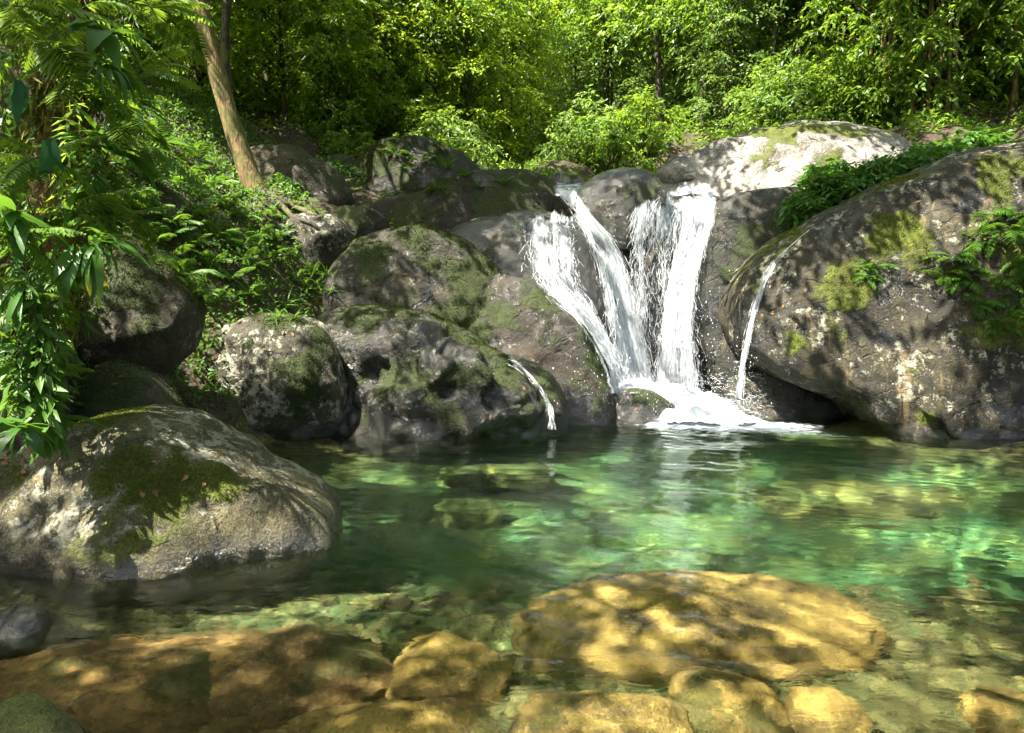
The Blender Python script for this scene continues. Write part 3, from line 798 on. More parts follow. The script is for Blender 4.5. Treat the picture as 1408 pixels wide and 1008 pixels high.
wpart('side_veil', left, M['fall1'], wf, seed=5, cov=lambda u, t: 0.56 + 0.45 * np.clip((t - 0.5) * 2, 0, 1), lift=0.05)
wpart('side_veil', left[3:], M['fall0'], wf, seed=6, cov=lambda u, t: 0.2 + 0.85 * np.clip((t - 0.1) * 1.6, 0, 1), lift=0.08)
tk = sheet('thin_stream', [(1112, 1128, 312), (1085, 1102, 333), (1060, 1078, 355), (1042, 1060, 385), (1032, 1047, 420), (1022, 1036, 460), (1015, 1028, 500), (1008, 1024, 550)], M['fall0'], None, nu=14, nv=80, lift=0.03, topfade=0.4, cov=0.55, edge=0.4, seed=7, wob=0.012, hang=1.0)
tag(tk, 'thin stream of water running off the edge of the huge boulder', 'stream')
tk = sheet('thin_stream', [(688, 700, 495), (705, 720, 505), (722, 735, 518), (738, 748, 535), (749, 760, 555), (752, 764, 578), (750, 768, 592)], M['fall0'], None, nu=12, nv=60, lift=0.02, cov=0.3, edge=0.45, seed=8, wob=0.008, hang=1.0)
tag(tk, 'little trickle over the small brown wedge rock', 'stream')

# strands of white water along every stream
def strands(sh, n, seed, lmin=0.04, lmax=0.28, wmin=0.0005, wmax=0.0022, spread=0.0, dj=0.06, pw=1.0):
    PX, PY, D, C = sh
    nv, nu = PX.shape
    r = np.random.default_rng(seed)
    g = Geo(); k = 0
    while k < n:
        u = r.uniform(-spread, 1 + spread); t = r.uniform(-0.03, 0.96)
        c = C[int(np.clip(t, 0, 0.999) * nv), int(np.clip(u, 0, 0.999) * nu)]
        clus = 0.5 + 0.5 * math.sin(u * 23 + seed) * math.sin(u * 57 + 2 * t + seed * 2)
        if r.random() > (c * (0.25 + 0.75 * clus)) ** pw: continue
        ln = r.uniform(lmin, lmax) * (0.5 + 0.5 * c); m = 6
        tt = np.linspace(t, t + ln, m)
        du = r.normal(0, 0.06) * (tt - t) / ln + 0.012 * np.sin(np.linspace(0, r.uniform(2, 7), m) + r.uniform(0, 6))
        ui = np.clip(u + du, 0, 1) * (nu - 1); ti = np.clip(tt, 0, 1) * (nv - 1)
        i0 = np.clip(ui.astype(int), 0, nu - 2); j0 = np.clip(ti.astype(int), 0, nv - 2); fu = ui - i0; fv = ti - j0
        def bl(A): return A[j0, i0] * (1 - fu) * (1 - fv) + A[j0, i0 + 1] * fu * (1 - fv) + A[j0 + 1, i0] * (1 - fu) * fv + A[j0 + 1, i0 + 1] * fu * fv
        w0 = (PX[0, -1] - PX[0, 0])
        px = bl(PX) + (u + du - np.clip(u + du, 0, 1)) * w0; py = bl(PY) + np.where(tt < 0, tt * (PY[-1, 0] - PY[0, 0]), 0)
        dd = bl(D) - abs(r.normal(0, dj)) * np.linspace(0.3, 1, m)
        pts = np.array([P(a, b, y) for a, b, y in zip(px, py, dd)])
        w = r.uniform(wmin, wmax) * (0.4 + 0.6 * r.random()) * np.array([0.15, 0.8, 1, 0.9, 0.6, 0.1])
        V, F = tube(pts, w, 3)
        V[:, 0] += r.normal(0, 0.0012, len(V))
        g.add(V, F); k += 1
    return g
ms_ = NT('white_water_strand')
sp_ = ms_.principled(Base_Color=(0.88, 0.92, 0.95), Roughness=0.15)
st_ = ms_.n('BsdfTranslucent'); st_.inputs[0].default_value = (0.9, 0.93, 0.96, 1)
sx_ = ms_.n('MixShader'); sx_.inputs[0].default_value = 0.4
ms_.t.links.new(sp_.outputs[0], sx_.inputs[1]); ms_.t.links.new(st_.outputs[0], sx_.inputs[2])
M['strand'] = ms_.done(sx_.outputs[0])
for q_, n_, kw in [(0, 1500, dict(lmax=0.2)), (1, 800, dict(spread=0.08, lmax=0.14, pw=1.5)), (2, 850, dict(pw=1.6, lmax=0.14, lmin=0.03)), (3, 1300, dict(lmax=0.16, spread=0.05)), (4, 1400, dict(pw=1.2, lmax=0.09, lmin=0.02)), (5, 1100, dict(lmax=0.2))]:
    o = obj('water_strands', strands(SHEETS[q_], n_, 20 + q_, **kw).mesh('water_strands', M['strand']), wf)
    o.matrix_parent_inverse = Matrix.Translation(-Vector(wf.location))
    tag(o, kind='stuff')
for o, q_ in zip([o for o in COL.objects if o.name.startswith('thin_stream')], (6, 7)):
    c = obj('water_strands', strands(SHEETS[q_], 220, 40 + q_, 0.05, 0.2, 0.0006, 0.0025, 0.15, 0.02).mesh('water_strands', M['strand']), o)
    tag(c, kind='stuff')

# water gathering in the stream bed above the lip
def up_water():
    xs = np.linspace(752, 812, 30); ys = np.linspace(270, 246, 20)
    V = np.array([P(x, y, 10.75 + (268 - y) * 0.075) for y in ys for x in xs])
    V[:, 2] += 0.02 * fbm(V * 4, 3, 3)
    i = np.arange(600).reshape(20, 30)
    F = np.stack([i[:-1, :-1], i[:-1, 1:], i[1:, 1:], i[1:, :-1]], -1).reshape(-1, 4)
    me = mesh_from('stream_water', V, F, M['foam']); fattr(me, 'cov', (0.55 * np.minimum(1, 4 * np.minimum(np.linspace(0, 1, 30), np.linspace(1, 0, 30)))[None, :] * np.minimum(1, 3 * np.linspace(1, 0.1, 20))[:, None]).ravel())
    tag(obj('stream_water', me), kind='structure')
up_water()

# churning foam at the foot: a lumpy mound, then a skin drifting off over the pool
def mound():
    V = []; C = []; nu, nv = 120, 60
    for b in range(nv):
        t = b / (nv - 1)
        for a in range(nu):
            u = a / (nu - 1)
            x0 = 838 + 45 * t; x1 = 985 + 95 * t
            px = x0 + (x1 - x0) * u
            py = 518 + 64 * t + 22 * (1 - t) * max(0, u - 0.5) * 2
            Y0 = 9.45 - 0.35 * t
            Yd = Y0 + (G(px, 586)[1] - 0.02 - Y0) * t ** 1.2
            V.append(P(px, py, Yd)); C.append(min(1, 5 * min(u, 1 - u)) * min(1, 4 * t + 0.25))
    V = np.array(V); C = np.array(C)
    n1 = fbm(V * np.array([7, 5, 9]), 3, 5, 0.6)
    V[:, 1] -= 0.035 * n1; V[:, 2] += 0.035 * fbm(V * np.array([5, 5, 5]) + 9, 5, 5, 0.6)
    V[:, 2] = np.maximum(V[:, 2], 0.012)
    i = np.arange(nu * nv).reshape(nv, nu)
    F = np.stack([i[:-1, :-1], i[1:, :-1], i[1:, 1:], i[:-1, 1:]], -1).reshape(-1, 4)
    me = mesh_from('foam_mound', V, F, M['foam']); fattr(me, 'cov', 0.02 + 0.74 * C)
    o = obj('foam_mound', me)
    # jets thrown up and outwards by the impact
    g = Geo(); r = np.random.default_rng(8)
    for k in range(1100):
        px = r.uniform(850, 1050); py = r.uniform(515, 582); base = P(px, py, 9.3 - (py - 510) * 0.008)
        base[2] = max(base[2], 0.01)
        v = np.array([r.normal(0.12, 0.25), -abs(r.normal(0.2, 0.2)), abs(r.normal(0.28, 0.16))]); m = 6; tt = np.linspace(0.1, r.uniform(0.15, 0.4), m)[:, None]
        pts = base + v * tt * 0.55 - np.array([0, 0, 0.45]) * tt ** 2
        pts[:, 2] = np.maximum(pts[:, 2], 0.008)
        g.add(*tube(pts, r.uniform(0.0006, 0.0026) * np.array([0.5, 1, 0.9, 0.6, 0.8, 0.15]), 3))
    tag(obj('splash', g.mesh('splash', M['strand']), o), kind='stuff')
    return o
tag(mound(), 'churning white foam where the falls hit the pool', 'foam', kind='stuff')

def skin():
    xs = np.linspace(0.4, 5.0, 200); ys = np.linspace(6.2, 9.6, 150)
    X, Yy = np.meshgrid(xs, ys); x, y = X.ravel(), Yy.ravel()
    z = wave_z(x, y) + 0.006
    # drift lane from the foot of the fall along the huge boulder
    a = G(930, 585)[:2]; b = G(1080, 590)[:2]; c = G(1225, 612)[:2]
    def seg(p, q):
        d = q - p; t = np.clip(((x - p[0]) * d[0] + (y - p[1]) * d[1]) / (d @ d), 0, 1)
        return np.hypot(x - p[0] - t * d[0], y - p[1] - t * d[1]), t
    d1, t1 = seg(a, b); d2, t2 = seg(b, c)
    cov = np.maximum(np.exp(-(d1 / 0.55) ** 2), np.exp(-(d2 / (0.42 - 0.15 * t2)) ** 2) * (0.8 - 0.4 * t2))
    cov = np.maximum(cov, 1.15 * np.exp(-(np.hypot(x - FALL[0] - 0.1, y - FALL[1]) / 0.75) ** 2))
    i = np.arange(x.size).reshape(X.shape)
    F = np.stack([i[:-1, :-1], i[:-1, 1:], i[1:, 1:], i[1:, :-1]], -1).reshape(-1, 4)
    F = F[cov[F].max(1) > 0.12]
    used, inv = np.unique(F, return_inverse=True)
    me = mesh_from('foam', np.stack([x, y, z], 1)[used], inv.reshape(-1, 4), M['foam']); fattr(me, 'cov', cov[used] * 0.72)
    return obj('foam', me)
tag(skin(), 'thin white foam skin drifting from the falls over green water', 'foam', kind='stuff')

# flying drops
def drops():
    g = Geo(); D, F0 = ico(1)
    rr = random.Random(9)
    for k in range(2200):
        j = rr.random()
        if j < 0.62:
            px = rr.gauss(940, 45); py = rr.triangular(330, 585, 550); Yd = 9.35 - (py - 330) * 0.0022 + rr.gauss(0, 0.12)
        elif j < 0.85:
            px = rr.gauss(840, 40); py = rr.triangular(380, 575, 530); Yd = 9.3 + rr.gauss(0, 0.12)
        else:
            px = rr.gauss(1018, 14); py = rr.triangular(460, 580, 560); Yd = 8.75 + rr.gauss(0, 0.1)
        h = hit(px, py)
        if h is not None: Yd = min(Yd, h[0].y - rr.uniform(0.02, 0.3))
        c = P(px, py, Yd)
        if c[2] < 0.02: continue
        s = 0.0008 + 0.0034 * rr.random() ** 4
        g.add(D * np.array([s, s, s * rr.uniform(1, 4)]) + c, F0, 1.0)
    return obj('spray_drops', g.mesh('spray_drops', M['drop']))
md = NT('water_drop'); dp = md.principled(Base_Color=(0.85, 0.9, 0.95), Roughness=0.1); M['drop'] = md.done(dp.outputs[0])
tag(drops(), 'white drops flying off the waterfall', 'spray', kind='stuff')

# ================================================================== TREES
def sprays(cent, rad, rr, twigs, per, L, droop=0.5, flat=0.6, outward=None):
    """leaf sprays round clump centres: returns pos, axis, up arrays"""
    cent = np.asarray(cent, float); n = len(cent)
    r = np.random.default_rng(rr)
    d = r.normal(size=(n, twigs, 3)); d[..., 2] *= flat
    if outward is not None: d = d + np.asarray(outward)[:, None, :] * 0.9
    d = norm(d)
    tl = np.asarray(rad)[:, None, None] * r.uniform(0.6, 1.15, (n, twigs, 1))
    s = (np.arange(per) + r.uniform(0, 1, (n, twigs, per))) / per
    pos = cent[:, None, None, :] + d[:, :, None, :] * (tl[:, :, None, :] * s[..., None])
    pos[..., 2] -= droop * (tl * s ** 2) * 0.8
    side = norm(np.cross(d, np.array([0, 0, 1.0])))[:, :, None, :] * np.where(r.random((n, twigs, per, 1)) < 0.5, -1, 1)
    ax = norm(d[:, :, None, :] * 0.7 + side * 0.8 + r.normal(size=(n, twigs, per, 3)) * 0.35 + np.array([0, 0, -1.0]) * droop * 0.7)
    up = norm(r.normal(size=(n, twigs, per, 3)) * 0.55 + np.array([0, 0, 1.0]))
    return pos.reshape(-1, 3), ax.reshape(-1, 3), up.reshape(-1, 3)

def leaf_mesh(name, pos, ax, up, L, ratio, mat, seed, droop=0.1, fold=0.2):
    r = np.random.default_rng(seed)
    n = len(pos)
    ln = L * r.uniform(0.65, 1.3, n)
    V, F = leaf_geo(pos, ax, up, ln, ln * ratio, fold, droop)
    me = mesh_from(name, V, F, mat, smooth=False)
    fattr(me, 'r', np.repeat(np.clip(r.normal(0.45, 0.28, n), 0, 1), 4))
    return me

def tree_meshes(seed, H, rx, z0, nclump, L, mat, bark, tr=0.10, droop=0.6, lean=0.3, stems=1, crad=1.05, twigs=9, per=9):
    """one tree: trunk with limbs, crown of leaf sprays; origin at the foot"""
    rr = random.Random(seed)
    g = Geo(); cents = []; outs = []
    for st in range(stems):
        a0 = rr.uniform(0, 6.28); off = 0.0 if stems == 1 else rr.uniform(0.1, 0.5)
        t = np.linspace(0, 1, 14)
        bx, by = rr.uniform(-lean, lean) * H * 0.25, rr.uniform(-lean, lean) * H * 0.25
        px = off * math.cos(a0) + bx * t ** 1.5 + 0.10 * np.sin(t * rr.uniform(4, 8) + rr.uniform(0, 6)) * t
        py = off * math.sin(a0) + by * t ** 1.5 + 0.10 * np.sin(t * rr.uniform(4, 8) + rr.uniform(0, 6)) * t
        tp = np.stack([px, py, -0.35 + (H * 0.92 + 0.35) * t], 1)
        g.add(*tube(tp, tr * (1.25 - 1.05 * t) * (1 + 0.6 * np.exp(-t * 18)) / (1 if stems == 1 else 1.5), 7))
        for k in range(nclump // stems):
            q = rr.random() ** 0.9
            zz = z0 + (H - z0) * q
            env = math.sin(math.pi * min(1, 0.2 + 0.72 * q)) ** 0.6
            a = rr.uniform(0, 6.28); d = rx * env * math.sqrt(rr.random()) * rr.uniform(0.6, 1.1) * (1 + 0.35 * math.sin(3 * a + seed) * math.sin(5 * q + seed))
            tx, ty = np.interp(zz, tp[:, 2], tp[:, 0]), np.interp(zz, tp[:, 2], tp[:, 1])
            c = np.array([tx + d * math.cos(a), ty + d * math.sin(a), zz + rr.uniform(-0.3, 0.3)])
            cents.append(c); outs.append([math.cos(a), math.sin(a), 0.1])
            if k % 2 == 0:
                zb = max(0.4, zz - d * 0.5)
                s = np.array([np.interp(zb, tp[:, 2], tp[:, 0]), np.interp(zb, tp[:, 2], tp[:, 1]), zb])
                tt = np.linspace(0, 1, 5)[:, None]
                bp = s + (c - s) * tt + np.array([0, 0, 0.25 * d]) * np.sin(tt * math.pi) * 0.5
                g.add(*tube(bp, np.linspace(0.035, 0.008, 5) * (0.6 + tr * 4), 4))
    rads = np.array([crad * rr.uniform(0.7, 1.35) for _ in cents])
    pos, ax, up = sprays(cents, rads, seed, twigs, per, L, droop, 0.6, outs)
    return g.mesh('trunk', bark), leaf_mesh('crown', pos, ax, up, L, 0.46, mat, seed)

TV = {}
for k in range(3):
    TV['yellow', k] = tree_meshes(100 + k, 8.5, 3.1, 0.5, 130, 0.20, M['leaf_yellow'], M['bark_dark'], 0.10, 0.7)
    TV['mid', k] = tree_meshes(200 + k, 8.5, 3.0, 0.3, 130, 0.19, M['leaf_mid'], M['bark_dark'], 0.10, 0.8)
    TV['grey', k] = tree_meshes(300 + k, 9.0, 3.2, 0.3, 140, 0.19, M['leaf_grey'], M['bark_dark'], 0.11, 0.6)
for k in range(2):
    TV['tall', k] = tree_meshes(500 + k, 11.0, 3.2, 3.6, 110, 0.20, M['leaf_mid'], M['bark_dark'], 0.13, 0.9, lean=0.5)
    TV['bamboo', k] = tree_meshes(400 + k, 8.0, 1.7, 0.4, 140, 0.17, M['leaf_mid'], M['bark'], 0.07, 0.95, stems=6, crad=0.7)

def where_tree(px, Y):
    if px < 230: return 'on the slope above the mossy trunk' if Y < 17 else 'high up the slope behind the mossy trunk'
    if px < 480: return 'on the slope behind the leaning tree' if Y < 20 else 'far up the valley behind the leaning tree'
    if px < 720: return 'close behind the big dark boulder' if Y < 19 else 'further up the valley behind the big dark boulder'
    if px < 830: return 'where the stream leaves the valley' if Y < 28 else 'at the far end of the stream valley'
    if px < 1140: return 'close beyond the pale sunlit slab' if Y < 21 else 'high on the hillside beyond the pale sunlit slab'
    return 'just above the huge boulder' if Y < 14.5 else 'on the slope behind the thickets'
LAB = {'tall': ('tall bare-stemmed tree', 'tall bare-stemmed trees'), 'yellow': ('bright yellow-green leafy tree', 'yellow-green trees'), 'mid': ('deep green leafy tree', 'deep green trees'),
       'grey': ('grey-green small-leaved tree', 'grey-green trees'), 'bamboo': ('thicket of many thin drooping stems', 'thin-stemmed thickets')}
def plant_tree(kind, k, px, Y, s=1.0, rot=None, x=None):
    if x is None: x = P(px, 300, Y)[0]
    o = empty('tree' if kind != 'bamboo' else 'thicket', (x, Y, gz(x, Y) - 0.05))
    o.scale = (s, s, s); o.rotation_euler = (0, 0, rnd.uniform(0, 6.28) if rot is None else rot)
    t, c = TV[kind, k]
    obj('trunk', t, o); obj('crown', c, o)
    wt = where_tree(px, Y)
    tag(o, LAB[kind][0] + ' ' + wt, 'tree' if kind != 'bamboo' else 'thicket', LAB[kind][1] + ' ' + wt)
    return o

FOREST = [
    ('mid', 0, -60, 10.5, 0.6), ('mid', 1, 90, 11.5, 0.5), ('mid', 2, 190, 13.0, 0.5), ('mid', 0, 280, 15, 0.55), ('mid', 1, 60, 15, 0.65), ('mid', 2, 340, 18, 0.6), ('mid', 0, 200, 18, 0.7),
    ('yellow', 0, 395, 14.2, 0.42), ('yellow', 1, 455, 16, 0.5), ('yellow', 2, 530, 15.2, 0.42), ('yellow', 0, 590, 16.5, 0.5), ('yellow', 1, 650, 16.0, 0.42), ('yellow', 2, 410, 20, 0.6), ('yellow', 0, 500, 21, 0.65), ('yellow', 1, 610, 22, 0.65), ('yellow', 2, 690, 21, 0.5),
    ('yellow', 1, 440, 27, 0.8), ('yellow', 2, 560, 28, 0.85), ('yellow', 0, 660, 29, 0.8),
    ('grey', 0, 765, 26, 0.6), ('grey', 1, 720, 32, 0.8), ('grey', 2, 790, 19.5, 0.36), ('grey', 0, 840, 20, 0.45), ('grey', 1, 900, 18.5, 0.45), ('grey', 2, 965, 19, 0.5), ('grey', 0, 1030, 17, 0.45), ('grey', 1, 860, 25, 0.65), ('grey', 2, 950, 25, 0.7), ('grey', 0, 1050, 23, 0.7), ('grey', 1, 1095, 16, 0.42), ('grey', 2, 1110, 20, 0.6),
    ('grey', 0, 830, 31, 0.9), ('grey', 1, 930, 32, 1.0), ('grey', 2, 1040, 30, 0.95),
    ('mid', 0, 1180, 17.5, 0.6), ('mid', 1, 1270, 17, 0.6), ('mid', 2, 1370, 16, 0.6), ('mid', 0, 1470, 14, 0.6), ('mid', 2, 1200, 23, 0.8), ('mid', 1, 1320, 22, 0.8), ('mid', 0, 1430, 20, 0.8),
    ('grey', 2, 1000, 15.6, 0.34), ('tall', 1, 590, 15.5, 0.55), ('yellow', 2, 700, 17.5, 0.36), ('tall', 0, 1050, 15.5, 0.55), ('tall', 1, 830, 19, 0.65), ('tall', 0, 960, 16.5, 0.6), ('tall', 1, 430, 16.5, 0.6), ('tall', 0, 1160, 14.5, 0.55), ('yellow', 1, 560, 18.5, 0.55), ('grey', 2, 930, 22, 0.6), ('mid', 1, 1150, 15.5, 0.45), ('mid', 0, 460, 14.0, 0.34), ('yellow', 0, 520, 24, 0.75), ('grey', 0, 1000, 27, 0.8),
    ('tall', 0, 375, 15.5, 0.62), ('tall', 1, 505, 18, 0.7), ('tall', 0, 640, 17.5, 0.62), ('tall', 1, 735, 24, 0.8), ('tall', 0, 905, 17, 0.6), ('tall', 1, 1085, 15.5, 0.6), ('tall', 0, 1010, 21, 0.8), ('tall', 1, 240, 13, 0.6),
    ('bamboo', 0, 1195, 13.2, 0.62), ('bamboo', 1, 1275, 12.6, 0.62), ('bamboo', 0, 1345, 13.0, 0.65), ('bamboo', 1, 1420, 12.0, 0.7), ('bamboo', 1, 1235, 15.2, 0.7),
    ('mid', 1, 480, 37, 1.2), ('mid', 0, 620, 40, 1.3), ('mid', 2, 770, 42, 1.4), ('mid', 1, 910, 41, 1.3), ('mid', 0, 1080, 38, 1.2), ('mid', 2, 330, 28, 1.0), ('mid', 0, 120, 23, 1.0), ('mid', 1, 1220, 32, 1.1), ('mid', 2, 1380, 29, 1.1), ('mid', 1, 240, 35, 1.2), ('mid', 2, 20, 30, 1.2)]
for kind, k, px, Y, s in FOREST:
    plant_tree(kind, k, px, Y, s)

# the leaning pale tree on the bank, its dark neighbour and its crown high over the pool
def px_tube(pts, Y, rpx, sides=10, dY=0.0, n=26, rough=0.0, seed=0):
    p = np.array([P(x, y, Y + dY * j) for j, (x, y) in enumerate(pts)])
    s = np.linspace(0, 1, len(p)); t = np.linspace(0, 1, n)
    q = np.stack([np.interp(t, s, p[:, c]) for c in range(3)], 1)
    k = np.array([1, 2, 1]) / 4
    for _ in range(4):
        q[1:-1] = (q[:-2] + 2 * q[1:-1] + q[2:]) / 4
    r = np.interp(t, np.linspace(0, 1, len(rpx)), np.array(rpx)) / FPX * Y
    V, F = tube(q, r, sides)
    if rough: V = V + norm(V - np.repeat(q, sides, 0)) * (rough * fbm(V * 9, seed, 3))[:, None]
    return V, F, q

def canopy_tree(name, label, V, F, top, clumps, mat, bark, seed, limbs=True):
    base = V[:, :].mean(0) * 0; base = np.array([V[0, 0], V[0, 1], V[:12, 2].min()])
    o = empty(name, base)
    g = Geo(); g.add(V - base, F)
    rr = random.Random(seed)
    if limbs:
        for c in clumps[::9]:
            tt = np.linspace(0, 1, 7)[:, None]
            bp = top + (c - top) * tt + np.array([0, 0, 0.5]) * np.sin(tt * math.pi)
            g.add(*tube(bp - base, np.linspace(0.026, 0.008, 7), 5))
    obj('trunk', g.mesh('trunk', bark), o)
    pos, ax, up = sprays(clumps - base, np.full(len(clumps), 0.62), seed, 9, 9, 0.13, 0.5, 0.5)
    obj('crown', leaf_mesh('crown', pos, ax, up, 0.15, 0.48, mat, seed), o)
    tag(o, label, 'tree')
    return o

# sun patches: where the photograph shows direct sun (photo pixel, height of the lit surface, radius of the gap in m)
SPOTS = []
def spot(px, py, r, z=None, Yd=None):
    if Yd is not None: p = P(px, py, Yd)
    elif z is None:
        h = hit(px, py)
        p = np.array(h[0])
    else: p = G(px, py, z)
    SPOTS.append((p, r * 0.8))
for a in [(240, 630, 0.30), (330, 665, 0.16), (180, 600, 0.2), (120, 700, 0.10), (265, 735, 0.12), (390, 700, 0.12),
          (300, 520, 0.14), (400, 500, 0.12), (340, 570, 0.10), (505, 450, 0.28), (625, 495, 0.2), (480, 560, 0.10), (690, 405, 0.14),
          (210, 400, 0.14), (255, 440, 0.10), (590, 350, 0.12), (850, 260, 0.15), (730, 265, 0.12), (560, 215, 0.25), (420, 245, 0.15),
          (1050, 490, 0.13), (1255, 540, 0.16), (1200, 430, 0.15), (1195, 480, 0.12), (1300, 520, 0.12), (1370, 250, 0.35), (1250, 300, 0.16), (1200, 590, 0.12), (1320, 590, 0.12), (1150, 360, 0.12), (1380, 330, 0.25),
          (1100, 195, 0.9), (1040, 225, 0.5), (1170, 190, 0.5), (430, 390, 0.2), (400, 420, 0.2), (460, 310, 0.2), (160, 70, 0.25), (200, 380, 0.25), (40, 280, 0.15), (950, 300, 0.7), (935, 420, 0.7), (860, 440, 0.6), (760, 340, 0.55), (800, 480, 0.4), (550, 470, 0.2), (620, 520, 0.2), (460, 500, 0.15), (680, 550, 0.15), (560, 340, 0.2), (720, 430, 0.15), (1020, 500, 0.12), (260, 330, 0.55), (330, 395, 0.35), (230, 250, 0.5), (300, 280, 0.35), (520, 250, 0.2), (620, 300, 0.15)]:
    spot(*a)
for a in [(290, 890, 0.12), (420, 850, 0.2), (490, 885, 0.12), (560, 970, 0.18),
          (790, 795, 0.18), (900, 785, 0.22), (1030, 830, 0.28), (1110, 805, 0.18), (860, 965, 0.2), (1030, 950, 0.14), (1140, 960, 0.14), (1390, 960, 0.18), (1320, 880, 0.14),
          (640, 690, 0.22), (700, 640, 0.2), (1080, 660, 0.4), (1250, 650, 0.4), (1350, 720, 0.4), (960, 560, 0.6), (1300, 790, 0.2), (1180, 700, 0.4), (850, 670, 0.4), (1000, 640, 0.4), (740, 720, 0.3), (560, 650, 0.25), (950, 720, 0.3), (1050, 740, 0.25)]:
    spot(*a, z=-0.15)
for a in [(300, 110, 0.4), (325, 190, 0.3), (345, 245, 0.25)]: spot(*a, Yd=9.6)
for a in [(60, 60, 0.4), (30, 150, 0.3), (150, 80, 0.4), (90, 260, 0.3), (120, 380, 0.3), (60, 440, 0.25), (40, 560, 0.2)]: spot(*a, Yd=4.5)
SV = np.array(SUNV)
def in_gap(c, extra=0.0):
    for p, r in SPOTS:
        w = c - p
        d = w - (w @ SV) * SV
        if d @ d < (r + extra) ** 2: return True
    return False

def canopy_clumps(n, lo, hi, seed):  # leaf clumps above the view, placed for shade, open at sun patches
    rr = random.Random(seed); out = []
    while len(out) < n:
        c = np.array([rr.uniform(a, b) for a, b in zip(lo, hi)])
        if c[2] < 1.5 + 0.42 * c[1] + 0.9: continue       # keep the branches above the view
        if abs(c[0] + 0.9) < 1.2 and 5.5 < c[1] < 8.7: continue      # strip over the stream cut open so sky sheen reaches wet boulders
        if in_gap(c, 0.36) and rr.random() < 0.93: continue
        out.append(c)
    return np.array(out)

YT = float(hit(352, 266)[0].y) + 0.1
print('trunk depth', YT)
V, F, q = px_tube([(400, 345), (362, 284), (338, 232), (322, 180), (304, 120), (288, 65), (276, 10), (262, -60), (255, -150), (262, -240)], YT, [24, 16, 13, 12, 11, 10.5, 10, 9, 8], 12, rough=0.012, seed=5)
canopy_tree('tree', 'pale moss-patched tree leaning out from the bank with roots over the stones', V, F, q[-1], canopy_clumps(360, (-6, 7.0, 6), (3.0, 11.5, 9.5), 21), M['leaf_mid'], M['bark'], 31)
V, F, q = px_tube([(332, 285), (322, 200), (312, 120), (308, 50), (316, -40), (318, -140), (300, -220)], YT + 0.9, [9, 7, 6, 6, 5], 10, rough=0.01, seed=8)
canopy_tree('tree', 'slim dark trunk standing close behind the pale leaning tree', V, F, q[-1], canopy_clumps(60, (-5, 8.5, 6.5), (0.0, 12, 10), 22), M['leaf_mid'], M['bark_dark'], 32)
def side_tree(x, y, lab, lo, hi, n, seed):
    z = gz(x, y); t = np.linspace(0, 1, 16)
    top = np.array([(lo[0] + hi[0]) / 2 * 0.55 + x * 0.45, (lo[1] + hi[1]) / 2 * 0.55 + y * 0.45, 7.0])
    pts = np.array([x, y, z - 0.3]) + (top - np.array([x, y, z - 0.3])) * t[:, None]
    pts[:, 0] += 0.15 * np.sin(t * 5); 
    V, F = tube(pts, 0.24 - 0.13 * t, 10)
    canopy_tree('tree', lab, V, F, top, canopy_clumps(n, lo, hi, seed), M['leaf_mid'], M['bark_dark'], seed)
side_tree(-5.6, 3.2, 'tall tree on the leafy bank whose branches roof the shallows', (-7.0, -2.5, 5.5), (0.5, 7, 8.5), 400, 33)
side_tree(7.6, 5.0, 'tall tree behind the huge boulder whose branches roof the pool', (-2.5, -1.5, 6), (5, 8.0, 9), 380, 34)
side_tree(10.2, 9.6, 'tall tree on the slope above the huge boulder reaching over the falls', (2.5, 8.5, 7), (8, 12.5, 10), 60, 35)

# exposed roots
def roots():
    for k, pts in enumerate([[(350, 258), (372, 272), (410, 292), (450, 308), (490, 325)], [(352, 264), (385, 285), (430, 315), (470, 345)], [(345, 262), (360, 290), (395, 325), (440, 350)], [(340, 255), (325, 275), (318, 300)]]):
        p = []
        for x, y in pts:
            h = hit(x, y); p.append(np.array(h[0]) + np.array([0, -0.03, 0.03]))
        p = np.array(p); p[0] = P(352, 262, YT); s = np.linspace(0, 1, len(p)); t = np.linspace(0, 1, 18)
        q = np.stack([np.interp(t, s, p[:, c]) for c in range(3)], 1)
        q[1:-1] = (q[:-2] + 2 * q[1:-1] + q[2:]) / 4
        q += 0.03 * np.stack([fbm(np.stack([t * 6, t * 0 + k, t * 0 + c], 1), k + c, 2) for c in range(3)], 1)
        V, F = tube(q, 0.055 - 0.042 * t, 8)
        yield V, F
lt = [o for o in COL.objects if o.get('label', '').startswith('pale moss-patched')][0]
for V, F in roots():
    o = obj('root', mesh_from('root', V - np.array(lt.location), F, M['bark_dark']), lt)

# ================================================================== UNDERGROWTH
def leafblade(name, mat, L=1.0, W=0.28, curve=0.35, fold=0.18, tipw=1.0, nseg=7, r=0.4, wave=0.0):
    t = np.linspace(0, 1, nseg)
    w = W * 0.5 * np.sin(np.pi * np.clip(t, 0.02, 1) ** 0.75) ** 0.8
    w[-1] = 0.004; w[0] = 0.012
    ang = curve * t * 1.6
    x = np.cumsum(np.cos(ang)) / nseg * L; z = -np.cumsum(np.sin(ang)) / nseg * L
    x -= x[0]; z -= z[0]
    V = []
    for j in range(nseg):
        wv = wave * math.sin(j * 2.1)
        V += [(x[j], -w[j], z[j] + fold * w[j] + wv * w[j]), (x[j], 0, z[j] - 0.002), (x[j], w[j], z[j] + fold * w[j] - wv * w[j])]
    i = np.arange(nseg)[:-1] * 3
    F = np.concatenate([np.stack([i, i + 1, i + 4, i + 3], 1), np.stack([i + 1, i + 2, i + 5, i + 4], 1)])
    me = mesh_from(name, np.array(V), F, mat)
    fattr(me, 'r', np.full(len(V), r))
    return me

